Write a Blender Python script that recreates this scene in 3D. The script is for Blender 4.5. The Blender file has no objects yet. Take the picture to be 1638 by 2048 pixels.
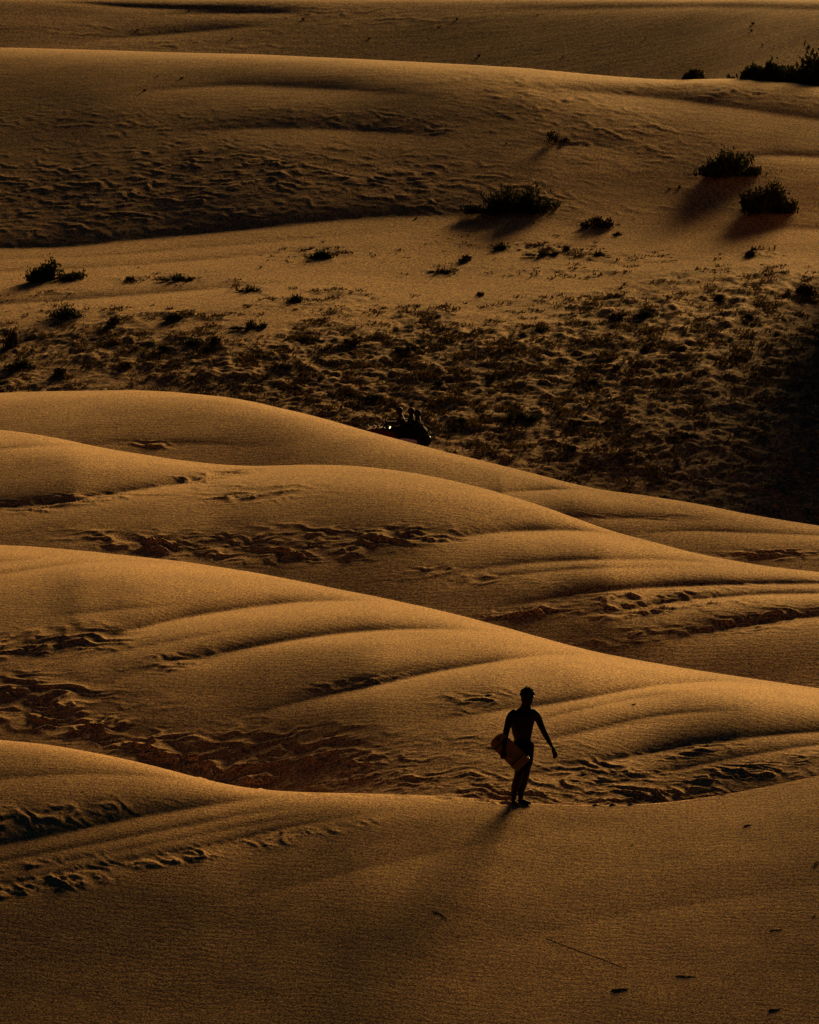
import bpy, bmesh, math, random
import numpy as np
from mathutils import Vector, Matrix
random.seed(7); RNG = np.random.RandomState(11)
SC = bpy.context.scene; COL = SC.collection
R = math.radians

# ------------------------------------------------------------------ camera, sky, sun, exposure
W, H, F = 1638.0, 2048.0, 7778.0          # the photograph's frame and focal length in its pixels
PITCH = R(9.0)
cam_d = bpy.data.cameras.new('camera'); cam = bpy.data.objects.new('camera', cam_d); COL.objects.link(cam)
cam_d.sensor_fit = 'VERTICAL'; cam_d.sensor_height = 24.0
cam_d.lens = 24.0 * F / H; cam_d.clip_start = 0.5; cam_d.clip_end = 20000
cam.location = (0, 0, 0); cam.rotation_euler = (R(90) - PITCH, 0, 0)
SC.camera = cam

SUN_EL, SUN_AZ = R(13.5), R(20.0)         # azimuth from +Y towards +X: behind the dunes, to the right
world = bpy.data.worlds.new('World'); SC.world = world; world.use_nodes = True
wn, wl = world.node_tree.nodes, world.node_tree.links
wn.clear()
wo = wn.new('ShaderNodeOutputWorld'); bg = wn.new('ShaderNodeBackground'); sky = wn.new('ShaderNodeTexSky')
sky.sky_type = 'NISHITA'; sky.sun_disc = False; sky.sun_elevation = R(1.5); sky.sun_rotation = SUN_AZ
sky.dust_density = 4.0; sky.air_density = 1.0; sky.ozone_density = 3.0
bg.inputs[1].default_value = 0.025
wl.new(sky.outputs[0], bg.inputs[0]); wl.new(bg.outputs[0], wo.inputs[0])
sun_d = bpy.data.lights.new('sun', 'SUN'); sun = bpy.data.objects.new('sun', sun_d); COL.objects.link(sun)
sun_d.energy = 5.0; sun_d.angle = R(18.0); sun_d.color = (1.0, 0.608, 0.20)
sd = Vector((math.cos(SUN_EL)*math.sin(SUN_AZ), math.cos(SUN_EL)*math.cos(SUN_AZ), math.sin(SUN_EL)))
sun.rotation_euler = (-sd).to_track_quat('-Z', 'Y').to_euler()
SC.view_settings.view_transform = 'Standard'; SC.view_settings.look = 'None'
SC.view_settings.exposure = 0.43; SC.view_settings.gamma = 1.0; SC.view_settings.use_curve_mapping = False
SC.cycles.max_bounces = 4

# ------------------------------------------------------------------ numpy noise
_perm = np.arange(256); np.random.RandomState(3).shuffle(_perm); _perm = np.concatenate([_perm, _perm, _perm])
_ga = np.random.RandomState(5).rand(256) * 2 * np.pi
_gx, _gy = np.cos(_ga), np.sin(_ga)
def perlin(x, y, seed=0):
    x = x + seed*17.31; y = y - seed*9.77
    xi = np.floor(x).astype(np.int64); yi = np.floor(y).astype(np.int64)
    fx = x - xi; fy = y - yi
    u = fx*fx*fx*(fx*(fx*6-15)+10); v = fy*fy*fy*(fy*(fy*6-15)+10)
    def g(ix, iy, dx, dy):
        h = _perm[_perm[(ix+seed*31) & 255] + (iy & 255)] & 255
        return _gx[h]*dx + _gy[h]*dy
    a = g(xi, yi, fx, fy); b = g(xi+1, yi, fx-1, fy); c = g(xi, yi+1, fx, fy-1); d = g(xi+1, yi+1, fx-1, fy-1)
    return (a + u*(b-a) + v*((c + u*(d-c)) - (a + u*(b-a)))) * 1.45
def fbm(x, y, octv=3, seed=0, gain=0.5):
    s = 0; a = 1; f = 1
    for k in range(octv):
        s = s + a*perlin(x*f, y*f, seed+k); a *= gain; f *= 2.03
    return s
def sstep(a, b, x):
    t = np.clip((x-a)/(b-a), 0, 1); return t*t*(3-2*t)
def saw(p, sharp=0.36):
    """asymmetric wave 0..1: short steep rise, long gentle fall"""
    q = p - np.floor(p)
    up = q < sharp
    r = np.where(up, q/sharp, 1-(q-sharp)/(1-sharp))
    return r**1.5

# ------------------------------------------------------------------ the dune field
def spline(pts, sm=28.0):
    f0 = spline0(pts)
    uq = -60+2.4*np.arange(-700, 1440); k = np.exp(-((np.arange(-30, 31)*2.4/sm)**2)); k /= k.sum()
    yq = np.convolve(np.pad(f0(uq), 30, 'edge'), k, 'valid')
    yq = np.convolve(np.pad(yq, 30, 'edge'), k, 'valid')
    return lambda u: np.interp(u, uq, yq)
def spline0(pts):
    """smooth curve through points (monotone in u), extended flat-slope beyond its ends"""
    p = np.array(pts, float); x, y = p[:, 0], p[:, 1]
    m = np.gradient(y, x)
    def f(u):
        u = np.asarray(u, float)
        i = np.clip(np.searchsorted(x, u)-1, 0, len(x)-2)
        h = x[i+1]-x[i]; t = (u-x[i])/h
        tc = np.clip(t, 0, 1)
        r = (2*tc**3-3*tc**2+1)*y[i]+(tc**3-2*tc**2+tc)*h*m[i]+(-2*tc**3+3*tc**2)*y[i+1]+(tc**3-tc**2)*h*m[i+1]
        # beyond the ends: continue with fading slope
        lo = u < x[0]; hi = u > x[-1]
        r = np.where(lo, y[0]-m[0]*400*(1-np.exp(-(x[0]-u)/400)), r)
        r = np.where(hi, y[-1]+m[-1]*400*(1-np.exp(-(u-x[-1])/400)), r)
        return r
    return f

DEN = 2.4
us = np.concatenate([-60-np.cumsum(np.linspace(4, 60, 46))[::-1], np.arange(-60, 1698, DEN), 1698+np.cumsum(np.linspace(4, 60, 46))])
NC = len(us)

crestA = spline([(0,1480),(100,1490),(200,1508),(300,1530),(400,1556),(500,1577),(600,1584),(700,1586),(800,1589),(900,1593),(1000,1601),(1100,1609),(1200,1611),(1300,1608),(1400,1596),(1500,1580),(1638,1552)])
crestB = spline([(0,1090),(100,1096),(200,1105),(350,1121),(500,1144),(600,1162),(700,1183),(800,1203),(900,1226),(1000,1252),(1100,1280),(1200,1305),(1300,1325),(1400,1341),(1500,1356),(1638,1377)])
crestC = spline([(0,860),(100,873),(200,895),(300,912),(400,925),(500,932),(600,929),(700,932),(800,942),(900,960),(1000,985),(1100,1018),(1200,1054),(1300,1083),(1400,1108),(1500,1127),(1638,1145)])
crestD = spline([(0,786),(130,782),(280,781),(400,788),(500,802),(600,825),(700,852),(800,880),(900,905),(1000,930),(1100,955),(1200,980),(1300,992),(1400,1008),(1500,1030),(1638,1052)])
crestF = spline([(0,95),(300,103),(600,113),(800,122),(1000,133),(1200,150),(1330,158),(1470,157),(1560,163),(1638,172)])
crestT = spline([(0,-6),(100,-5),(300,-4),(600,-3),(1000,-3),(1638,0)])
crestH = spline([(0,-185),(500,-175),(1000,-182),(1638,-178)])
bottom = spline([(0,2420),(1638,2420)])

# line features: polyline, S drop below (bright), width below, S gain above (dark), width above, end taper
def line(pts, ab, wb, aa, wa, tl=90, tr=90, shift=0): return (spline(pts), pts[0][0], pts[-1][0], ab, wb, aa, wa, tl, tr)
L0 = [line([(-60,1560),(200,1548),(420,1565),(560,1584)], .04,22,.05,14),
      line([(-60,1702),(130,1665),(250,1640),(400,1614),(500,1600),(620,1590)], .10,20,.13,26),
      line([(-60,1735),(200,1686),(350,1656),(500,1628),(650,1609)], .07,13,.10,9),
      line([(-60,1758),(200,1710),(350,1680),(500,1650),(650,1627),(760,1613)], .05,10,.06,7),
      line([(-60,1778),(150,1742),(300,1712),(450,1684),(600,1650),(750,1625),(860,1612)], .07,14,.09,8),
      line([(300,1838),(600,1770),(900,1700),(1200,1655)], .02,60,.02,60,200,250),
      line([(900,1905),(1200,1840),(1500,1790),(1700,1760)], .01,60,.012,60,200,100)]
L1 = [line([(-60,1128),(60,1120),(150,1109),(280,1104),(460,1118)], .07,8,.10,7,30,60),
      line([(-60,1158),(60,1140),(160,1126),(280,1122),(460,1136)], .07,9,.10,7,30,60),
      line([(60,1324),(160,1290),(250,1264),(350,1238),(450,1222),(550,1209),(650,1202),(760,1202),(860,1212)], .14,26,.16,17,60,110),
      line([(40,1240),(180,1225),(330,1212),(420,1205)], .04,12,.05,10,60,90),
      line([(200,1370),(350,1323),(450,1306),(550,1286),(650,1270),(750,1260),(850,1257),(960,1260),(1060,1268)], .12,24,.16,15,60,130),
      line([(60,1340),(240,1302),(420,1268),(560,1240)], .04,9,.06,6,60,60),
      line([(430,1452),(540,1420),(640,1393),(750,1370),(830,1350),(950,1330),(1050,1315),(1160,1308),(1260,1315)], .12,22,.14,12,70,120),
      line([(560,1400),(700,1365),(830,1335),(900,1325)], .05,8,.08,7,60,60),
      line([(820,1452),(950,1427),(1080,1412),(1200,1391),(1300,1373),(1400,1363),(1500,1361),(1600,1368)], .11,20,.12,13,70,110),
      line([(1000,1455),(1140,1425),(1280,1395),(1400,1382)], .05,8,.07,6,60,60),
      line([(1060,1484),(1180,1458),(1300,1434),(1400,1424),(1500,1420)], .07,13,.08,9,60,90),
      line([(940,1510),(1100,1480),(1250,1450),(1400,1440)], .04,12,.05,9,80,90),
      line([(1000,1560),(1150,1532),(1300,1505),(1400,1487),(1500,1474),(1638,1463),(1760,1456)], .10,20,.11,20,90,60),
      line([(1100,1585),(1300,1550),(1450,1520),(1580,1497),(1700,1484)], .07,14,.08,12,90,60)]
L2 = [line([(-60,905),(60,893),(150,890),(260,900),(430,924)], .05,9,.07,7,30,60),
      line([(-60,1018),(100,1005),(250,982),(380,962),(470,946),(560,935),(640,931)], .09,20,.14,12,60,60),
      line([(380,975),(470,953),(560,940)], .04,6,.06,5,40,40),
      line([(840,1092),(920,1072),(1000,1063),(1080,1060),(1160,1060),(1230,1067),(1300,1082),(1370,1100)], .15,26,.17,14,90,60),
      line([(850,1160),(1000,1130),(1150,1119),(1300,1119),(1450,1128),(1560,1138)], .09,16,.11,8,90,80),
      line([(880,1172),(1050,1146),(1200,1136),(1330,1134),(1450,1140)], .06,9,.09,6,90,80),
      line([(980,1218),(1120,1194),(1250,1178),(1400,1170),(1520,1168),(1700,1167)], .13,18,.20,11,90,60),
      line([(1120,1236),(1260,1214),(1380,1200),(1500,1190),(1700,1186)], .13,18,.14,11,80,60),
      line([(1300,1290),(1440,1258),(1560,1238),(1720,1222)], .10,22,.20,18,90,60)]
L3 = [line([(940,992),(1020,984),(1120,979),(1220,980),(1300,988)], .12,16,.12,8,50,40),
      line([(1000,1042),(1120,1034),(1250,1036),(1400,1040),(1500,1038)], .04,18,.06,12,90,90),
      line([(1240,1070),(1380,1062),(1500,1066),(1700,1074)], .08,16,.08,10,90,60),
      line([(120,895),(270,884),(420,888),(560,892)], .03,12,.05,7,60,90)]
L4 = [line([(-60,496),(150,491),(300,476),(450,461),(600,446),(800,431),(1000,432),(1150,440)], .09,34,.10,22,30,150),
      line([(-60,520),(200,512),(400,495),(600,478),(800,462)], .03,10,.05,6,30,150),
      line([(-60,545),(200,536),(400,520),(600,502),(760,490)], .04,10,.06,6,30,150),
      line([(-60,612),(150,600),(300,588),(450,575),(600,560)], .06,14,.08,8,30,150),
      line([(-60,688),(80,684),(220,684)], .05,12,.06,8,30,90),
      line([(1000,300),(1100,291),(1200,292),(1300,302)], .05,14,.05,12,90,120),
      line([(1440,322),(1520,311),(1600,312),(1720,322)], .12,12,.10,7,50,40),
      line([(1360,470),(1500,455),(1638,458),(1720,460)], .04,14,.06,9,100,40),
      line([(960,136),(1080,146),(1200,154),(1300,160)], .06,9,.08,5,60,60),
      line([(200,190),(450,172),(700,180),(900,196)], .05,40,.05,30,150,150),
      line([(1000,170),(1200,185),(1400,205),(1600,235)], .05,30,.06,18,150,100),
      line([(300,270),(550,255),(750,262),(950,280)], .05,30,.05,22,150,150)]
L5 = [line([(60,1),(200,9),(300,15),(420,18),(560,16)], .10,5,.16,5,60,90),
      line([(300,32),(380,27),(470,26),(560,25),(660,22)], .10,6,.14,7,60,80),
      line([(150,80),(260,74),(400,62),(560,48)], .06,10,.08,8,60,90),
      line([(900,24),(1200,16),(1500,14),(1700,20)], .05,8,.05,6,150,60)]
# how far each stretch of ground leans towards the low light (cosine), broad patches: (u, v, ru, rv, tilt, d)
P0 = [(850,1725,420,70,-.12,.028),(250,1860,420,110,-.15,-.05),(1450,1740,300,110,-.2,.03),(820,1655,300,25,-.05,-.03),(430,1565,200,35,.1,.07),(100,1530,160,50,0,.03),(1250,1950,350,60,-.1,.015),(1600,1600,150,60,-.2,.02)]
P1 = [(60,1400,300,110,.1,-.012),(330,1500,330,60,.15,-.008),(750,1510,400,60,0,-.005),(1150,1590,380,40,0,0),(1350,1310,260,50,.15,.05),(850,1290,330,50,.1,.05),(1450,1400,250,60,.1,.04),(500,1200,200,40,.1,.04)]
P2 = [(350,1080,320,40,0,-.04),(1250,1270,330,50,.1,-.025),(1500,1300,200,50,.1,-.02),(1350,1130,300,30,.1,.05),(750,960,300,35,.1,.05),(150,900,200,25,0,.03)]
P3 = [(200,880,260,30,.1,-.03),(750,880,200,25,.3,.03),(1450,1100,250,25,.1,-.04),(1250,1000,150,14,.1,.05)]
P4 = [(1350,965,300,40,.2,-.06),(1480,860,170,80,0,-.05),(300,380,600,95,-.05,-.03),(600,150,450,30,.02,.05),(1300,215,350,40,.15,.04),(900,260,350,28,0,-.02),(1050,360,300,40,0,-.01),(1450,430,300,30,0,.02),(1400,505,480,55,0,.15),(500,560,500,40,0,.03),(250,490,330,14,-.06,.04),(1300,180,240,14,.2,-.04),(900,210,300,30,.1,-.04),(130,210,300,40,.02,-.03)]
P5 = [(1200,90,600,55,0,-.03),(500,60,300,25,.1,-.02),(100,40,200,12,0,.03)]
TONE = [([0, 30, 90, 250, 450, 800], [.13, .095, .065, .045, .018, .01]),
        ([0, 20, 60, 140, 300, 520], [.48, .31, .17, .10, .066, .062]),
        ([0, 16, 48, 110, 260, 400], [.38, .25, .15, .09, .062, .055]),
        ([0, 14, 40, 100, 260, 400], [.32, .20, .14, .105, .08, .075]),
        ([0, 10, 34, 100, 320, 400, 480, 580, 1100], [.28, .12, .045, .022, .03, .10, .16, .105, .09]),
        ([0, 6, 18, 50, 180], [.18, .08, .04, .028, .022]),
        ([0, 200], [.2, .2])]
SEGS = [  # name, top crest, visible rows, S at bottom, mid, near crest, gap fraction of depth behind the crest, features, patches, crest roll width (px)
 ('foreground', crestA, 420, .30,.21,.10, L0, P0, 12),
 ('A-B', crestB, 225, .27,.22,.04, L1, P1, 16),
 ('B-C', crestC, 135, .27,.20,.06, L2, P2, 12),
 ('C-D', crestD, 92, .20,.15,.04, L3, P3, 12),
 ('valley', crestF, 400, .02,.10,.06, L4, P4, 9),
 ('far', crestT, 66, .22,.20,.12, L5, P5, 4),
 ('distant', crestH, 20, .05,.03,-.01, [], [], 4)]
NHID = 16
def ray(u, v):
    yu = (1024 - v)/F; xr = (u-819)/F
    dy = math.cos(PITCH) + yu*math.sin(PITCH); dz = -math.sin(PITCH) + yu*math.cos(PITCH)
    return xr/dy, dz/dy            # x per y, z per y
def gauss(u, v, p):
    u0, v0, ru, rv, tl = p[:5]
    return np.exp(-((u-u0)/ru)**2 - ((v-v0-tl*(u-u0))/rv)**2)
_ku = -60+2.4*np.arange(-620, 1360)
def smooth_u(a, w):
    ker = np.exp(-((np.arange(-int(w), int(w)+1)*2.4/w)**2)); ker /= ker.sum(); h = len(ker)//2
    if a.ndim == 1: return np.interp(us, _ku, np.convolve(np.pad(np.interp(_ku, us, a), h, 'edge'), ker, 'valid'))
    return np.stack([smooth_u(r, w) for r in a])
def T_of(si, seg, u, v, vc):
    t = np.interp(v-vc, *TONE[si])
    for p in seg[7]: t = t + p[5]*gauss(u, v, p)
    return np.maximum(t, .008)
LK, TAP, OFFK = 1.7, .42, 0.8
def line_dS(si, seg, u, v, vc, e=2.0):
    s = 0*u
    for f, ul, ur, ab, wb, aa, wa, tl, tr in seg[6]:
        ln = ur-ul; tl_ = max(tl, TAP*ln) if ul > 0 else tl; tr_ = max(tr, TAP*ln) if ur < 1600 else tr
        k = (sstep(ul-.1*tl_, ul+tl_, u) if ul > 0 else sstep(ul-560, ul-60, u))*(sstep(ur+.1*tr_, ur-tr_, u) if ur < 1600 else sstep(ur+560, max(ur, 1700), u))
        d = f(u) - v; m = .5*(1+np.tanh(d/e))
        s = s + LK*k*(-ab*np.exp(np.minimum(d, 0)/(1.2*wb))*(1-m) + 1.3*aa*np.exp(-np.maximum(d, 0)/wa)*m)*sstep(0, 14, v-vc)
    return s
def vmap(si, vb, vc, span, t):
    t = np.asarray(t)[:, None]
    if si: return vb[None] - span[None]*t
    m = np.mean(span); return vb[None] - m*t - (span-m)[None]*sstep(.45, 1, t)
TEL = SUN_EL
GU = np.linspace(-420, 2060, 63)
NTS = [44, 30, 24, 20, 40, 16, 10]
TG = [1-(1-np.linspace(0, 1, q))**1.35 for q in NTS]
def catmull(xs, xq):
    """indices and weights of a cubic interpolation on an uneven grid"""
    i = np.clip(np.searchsorted(xs, xq, 'right')-1, 0, len(xs)-2)
    h = xs[i+1]-xs[i]; t = np.clip((xq-xs[i])/h, 0, 1)
    return i, h, t
def cubic_rows(Wc, xs, xq):
    m = np.gradient(Wc, xs, axis=0); i, h, t = catmull(xs, xq); t = t[:, None]; h = h[:, None]
    return (2*t**3-3*t**2+1)*Wc[i]+(t**3-2*t**2+t)*h*m[i]+(-2*t**3+3*t**2)*Wc[i+1]+(t**3-t**2)*h*m[i+1]
def cubic_cols(Wc, xs, xq): return cubic_rows(Wc.T, xs, xq).T
LAMU, LAMT, FIXB = 500.0, 15.0, 60.0
def solve_base(si, seg, y0, vb, vc, span):
    """log depth over a coarse grid of one stretch of ground so that it leans as TONE says, smooth across"""
    gu, tg = GU, TG[si]; nu, nt = len(gu), len(tg)
    c = lambda a: np.interp(gu, us, a)
    vbg, vcg, spg = c(vb), c(vc), c(span)
    v = vmap(si, vbg, vcg, spg, tg)
    xr, tz = ray(gu[None], v); r = np.stack([xr, np.ones_like(xr), tz], -1)
    # cell-centred operators
    def cc(a): return .25*(a[1:, 1:]+a[:-1, 1:]+a[1:, :-1]+a[:-1, :-1])
    def du(a): return .5*((a[1:, 1:]-a[1:, :-1])+(a[:-1, 1:]-a[:-1, :-1]))
    def dt(a): return .5*((a[1:, 1:]-a[:-1, 1:])+(a[1:, :-1]-a[:-1, :-1]))
    rc, ru, rt = cc(r), du(r), dt(r)
    A = np.cross(rc, rt); B = np.cross(ru, rc); C = np.cross(ru, rt)
    l = np.array([math.cos(TEL)*math.sin(SUN_AZ), math.cos(TEL)*math.cos(SUN_AZ), math.sin(TEL)])
    Tc = T_of(si, seg, cc(np.broadcast_to(gu, v.shape)), cc(v), cc(np.broadcast_to(vcg, v.shape)))
    # start: level sideways
    w = np.zeros((nt, nu)); w[0] = c(np.log(y0))
    for k in range(1, nt):
        vm = .5*(v[k]+v[k-1]); _, z_ = ray(gu, vm)
        t_ = T_of(si, seg, gu, vm, vcg)
        S = (math.sin(TEL)-t_)/(math.cos(TEL)*math.cos(SUN_AZ))
        w[k] = w[k-1] + (v[k-1]-v[k])/F/np.clip(S-z_, .12, .55)
    w[:] = w[:1] + np.stack([np.convolve(np.pad(q, 8, 'edge'), np.ones(17)/17, 'valid') for q in (w-w[:1])])
    idx = np.arange(nt*nu).reshape(nt, nu)
    i00, i01, i10, i11 = idx[:-1, :-1], idx[:-1, 1:], idx[1:, :-1], idx[1:, 1:]
    N_ = nt*nu
    w0 = w.copy()
    cell = np.broadcast_to(du(np.broadcast_to(gu, v.shape)), cc(v).shape)
    for it in range(4):
        wu, wt = du(w), dt(w)
        N = wu[..., None]*A + wt[..., None]*B + C
        nn = np.linalg.norm(N, axis=-1); sg = np.sign(N[..., 2]); nn = nn*sg
        ca, cb, c0 = (A@l)/nn, (B@l)/nn, (C@l)/nn - Tc
        D0 = np.zeros((nt+2, nu, nu)); D1 = np.zeros((nt+2, nu, nu)); D2 = np.zeros((nt+2, nu, nu)); rhs = np.zeros(N_)
        def add(ids, cof, val, wgt):
            for p in range(len(ids)):
                np.add.at(rhs, ids[p].ravel(), (wgt*cof[p]*val).ravel())
                rp, cp_ = ids[p]//nu, ids[p] % nu
                for q in range(len(ids)):
                    rq, cq = ids[q]//nu, ids[q] % nu
                    dd = int(rq.flat[0]-rp.flat[0])
                    if dd >= 0: (D0, D1, D2)[dd][rp, cp_, cq] += wgt*cof[p]*cof[q]
        one = np.ones_like(ca)
        h = .5
        wg = np.where(cc(v)-cc(np.broadcast_to(vcg, v.shape)) < 14, .15, 1.0)
        add([i00, i01, i10, i11], [-h*ca-h*cb, h*ca-h*cb, -h*ca+h*cb, h*ca+h*cb], -c0, wg)
        # smooth sideways (in metres over metres), gently smooth along
        hl, hr = gu[1:-1]-gu[:-2], gu[2:]-gu[1:-1]; hm = (hl+hr)/2
        one2 = np.ones((nt, nu-2)); sl, sr = 14.0/hl*one2, 14.0/hr*one2
        add([idx[:, :-2], idx[:, 1:-1], idx[:, 2:]], [sl, -sl-sr, sr], np.zeros((nt, nu-2)), LAMU**2*one2*(14/hm))
        th = (tg[2:]-tg[:-2])/2; hh = 1/(tg[1:-1]-tg[:-2]); h2 = 1/(tg[2:]-tg[1:-1])
        k1 = (th*hh)[:, None]*np.ones((1, nu)); k2 = (th*h2)[:, None]*np.ones((1, nu))
        add([idx[:-2], idx[1:-1], idx[2:]], [k1, -k1-k2, k2], np.zeros((nt-2, nu)), (LAMT**2)*np.ones((nt-2, nu)))
        add([idx], [np.ones((nt, nu))], w0, .002*np.ones((nt, nu)))
        fb = np.zeros((nt, nu)); fb[0] = FIXB**2; add([idx], [np.ones((nt, nu))], w0, fb)
        # block tridiagonal solve, two rows to a block
        nb = (nt+1)//2; m2 = 2*nu; rb = np.zeros((nb*2, nu)); rb[:nt] = rhs.reshape(nt, nu)
        if nt % 2: D0[nt] += np.eye(nu)
        def diag(k):
            a_, b_ = 2*k, 2*k+1
            x_ = D1[a_] if b_ < nt else np.zeros((nu, nu))
            return np.block([[D0[a_], x_], [x_.T, D0[b_]]])
        def upper(k):
            a_, b_ = 2*k, 2*k+1; z_ = np.zeros((nu, nu))
            return np.block([[D2[a_], z_], [D1[b_], D2[b_] if b_+2 < nt else z_]])
        Cs, ds = [], []
        Bk = diag(0); dk = rb[0:2].ravel()
        for k in range(nb):
            if k < nb-1:
                U_ = upper(k); sol = np.linalg.solve(Bk, np.concatenate([U_, dk[:, None]], 1))
                Cs.append(sol[:, :-1]); ds.append(sol[:, -1])
                Bk = diag(k+1) - U_.T@Cs[-1]; dk = rb[2*k+2:2*k+4].ravel() - U_.T@ds[-1]
            else: ds.append(np.linalg.solve(Bk, dk))
        xs_ = [ds[-1]]
        for k in range(nb-2, -1, -1): xs_.append(ds[k]-Cs[k]@xs_[-1])
        wn_ = np.concatenate([q.reshape(2, nu) for q in xs_[::-1]])[:nt]
        w = w + .7*(wn_-w)
    return w
gapf = {  # metres of hidden ground behind each crest, along u
 'foreground': spline([(0,4.5),(500,3.0),(800,1.2),(1000,.5),(1638,.15)]),
 'A-B': spline([(0,13),(800,12),(1638,10)]),
 'B-C': spline([(0,10),(800,8),(1638,7)]),
 'C-D': spline([(0,18),(800,24),(1638,26)]),
 'valley': spline([(0,70),(1000,60),(1638,30)]),
 'far': spline([(0,90),(1638,90)]),
 'distant': spline([(0,500),(1638,500)])}

rows_y, rows_v, rows_seg, rows_t = [], [], [], []
rows_z, rows_x = [], []
y = np.full(NC, 36.6)
vb = bottom(us)
def put(u, v, y, seg, t, zoff=0.0):
    xr, tz = ray(u, v)
    rows_x.append(xr*y); rows_y.append(y.copy()); rows_z.append(tz*y+zoff); rows_v.append(v + 0*u); rows_seg.append(seg); rows_t.append(t)
# keep the ground running under and behind the camera
for si, seg in enumerate(SEGS):
    vc = seg[1](us); n = seg[2]
    vtop = vc
    span = vb - vc
    prev_v = vb.copy()
    Wf = solve_base(si, seg, y, vb, vc, span)
    tf = np.arange(n+1)/n
    va = vmap(si, vb, vc, span, tf)
    # coarse log depth to the fine grid
    w1 = cubic_rows(Wf, TG[si], tf)
    w = smooth_u(cubic_cols(w1, GU, us), 40 if si else 110)
    # the crest rolls over: ground turns to lie along the line of sight
    dw = np.zeros_like(w)
    for k in range(1, n+1):
        vm = .5*(va[k]+va[k-1]); _, tz = ray(us, vm); ta = -tz
        inc = (w[k]-w[k-1]); inc0 = (va[k-1]-va[k])/F*(1+ta*ta)
        D = inc0/np.maximum(inc, 1e-7)
        D = np.clip(D, .07, .9)
        D0_ = D
        D = D + line_dS(si, seg, us, vm, vc, np.maximum(1.7, 1.35*(va[k-1]-va[k])))
        D = np.where(D < .14, .14*np.exp((D-.14)/.14), D)
        D = np.where(D0_ < .14, np.minimum(D, D0_*1.6+.1), D)
        roll = np.exp(-np.maximum(vm-vc, 0)/seg[8])
        if si == 0: roll = roll*sstep(1150, 700, us)
        D = D*(1-roll) + roll*np.maximum(0.05, 0.012*seg[8]/8)
        dw[k] = dw[k-1] + inc0/D
    off = (dw[n] + w[0]) - w[n]
    tau = dw/dw[n]
    w = dw + w[0] - off*tau*OFFK
    for k in range(n+1): put(us, va[k], np.exp(w[k]), si, k/n)
    y = np.exp(w[n])
    q_ = [np.searchsorted(us, q) for q in (0, 400, 800, 1200, 1638)]
    print(seg[0], 'y bottom', np.round(np.exp(w[0])[q_], 1), 'crest', np.round(y[q_], 1))
    if si == 0: yA = np.interp(1040, us, y)
    # hidden ground behind the crest
    if si < len(SEGS)-1:
        gap = gapf[seg[0]](us)
        nxt = SEGS[si+1]
        s1 = np.full(NC, .12)
        _, tz = ray(us, vc)
        m1 = np.clip(s1 - tz, 0.05, .6)
        for k in range(1, NHID):
            t = k/NHID
            yy = y + gap*t
            zo = gap*m1*(t**3-t**2) - 16*(t*(1-t))**2*gap*0.03
            put(us, vc, yy, si+0.5, t, zo)
        y = y + gap
        vb = vc
X = np.array(rows_x); Y = np.array(rows_y); Z = np.array(rows_z); V = np.array(rows_v); U = np.broadcast_to(us, X.shape)
SEG = np.array(rows_seg); T = np.array(rows_t); NR = len(SEG)
scale = 60.0/yA
X *= scale; Y *= scale; Z *= scale
print('depths A,B,C,D,F,T at u=800:', [round(float(Y[np.where(SEG == s)[0][-1]][np.searchsorted(us, 800)]), 1) for s in range(7)])
VIS = (SEG == np.floor(SEG))[:, None]

# meso relief ------------------------------------------------------
def patchmask(plist, u, v):
    m = np.zeros_like(u)
    for p in plist: m = np.maximum(m, p[5]*gauss(u, v, p))
    return m
def slip(x, y, lam, ang, warp, seed):
    """wind-cut steps: crests sharp, steep side to the viewer"""
    c, s = math.cos(ang), math.sin(ang)
    a = c*x + s*y; b = -s*x + c*y
    w = warp*fbm(a/(lam*1.9), b/(lam*1.8), 2, seed)
    amp = np.clip(0.45+1.2*perlin(a/(lam*2.0), b/(lam*1.5), seed+5), 0, 1.2)
    return saw(b/lam + w)*amp
rows = lambda s: np.where((SEG == s) | (SEG == s+.5) | (SEG == s-.5))[0]
dZ = np.zeros_like(Z)
def relief(seg, plist, lam, ang, amp, warp=1.3, seed=1, even=0):
    r = rows(seg); u, v = U[r], V[r]
    m = patchmask(plist, u, v)
    m = np.clip(m, 0, 1.2)**(.6 if even else 1)*np.clip(1.0+(.3 if even else .8)*perlin(X[r]/(lam*4), Y[r]/(lam*4), seed+9), 0.15, 1.5)
    dZ[r] += amp*m*(slip(X[r], Y[r], lam, ang, warp, seed) + .6*slip(X[r], Y[r], lam*.47, ang+.25, warp, seed+3) - .3)
relief(1, [(60,1290,170,30,-.05,1),(330,1328,110,16,-.15,.8),(60,1400,190,50,.1,1.0),(220,1465,210,34,.22,1.25),(430,1535,170,30,.22,1.1),(600,1500,200,50,0,.45)], .66, -.60, .105, 1.1, 2)
relief(1, [(740,1362,100,10,-.1,.8),(830,1560,330,30,.03,.6),(700,1530,220,40,.05,.5),(950,1400,60,18,-.1,.8),(1180,1590,330,24,.0,1.1),(1130,1560,200,30,-.05,.9),(1280,1520,160,20,-.15,.8),(1500,1545,170,22,-.15,.7),(1000,1500,160,30,0,.35)], .36, -.65, .062, 1.0, 4)
relief(2, [(330,1092,150,18,.1,1.2),(520,1095,170,22,.06,1.0),(740,1070,200,18,.0,.8),(420,955,80,10,-.1,.7),(120,1005,180,14,-.08,.5),(500,985,120,18,.0,.5)], .80, -.80, .17, 1.0, 6)
relief(2, [(1100,1222,160,12,-.12,.8),(1300,1190,200,10,-.08,.9),(1300,1215,180,16,-.08,.9),(1480,1245,220,18,-.14,1.0),(880,1138,60,7,0,.9),(950,1160,160,14,0,.4)], .55, -.7, .10, 1.1, 8)
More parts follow.
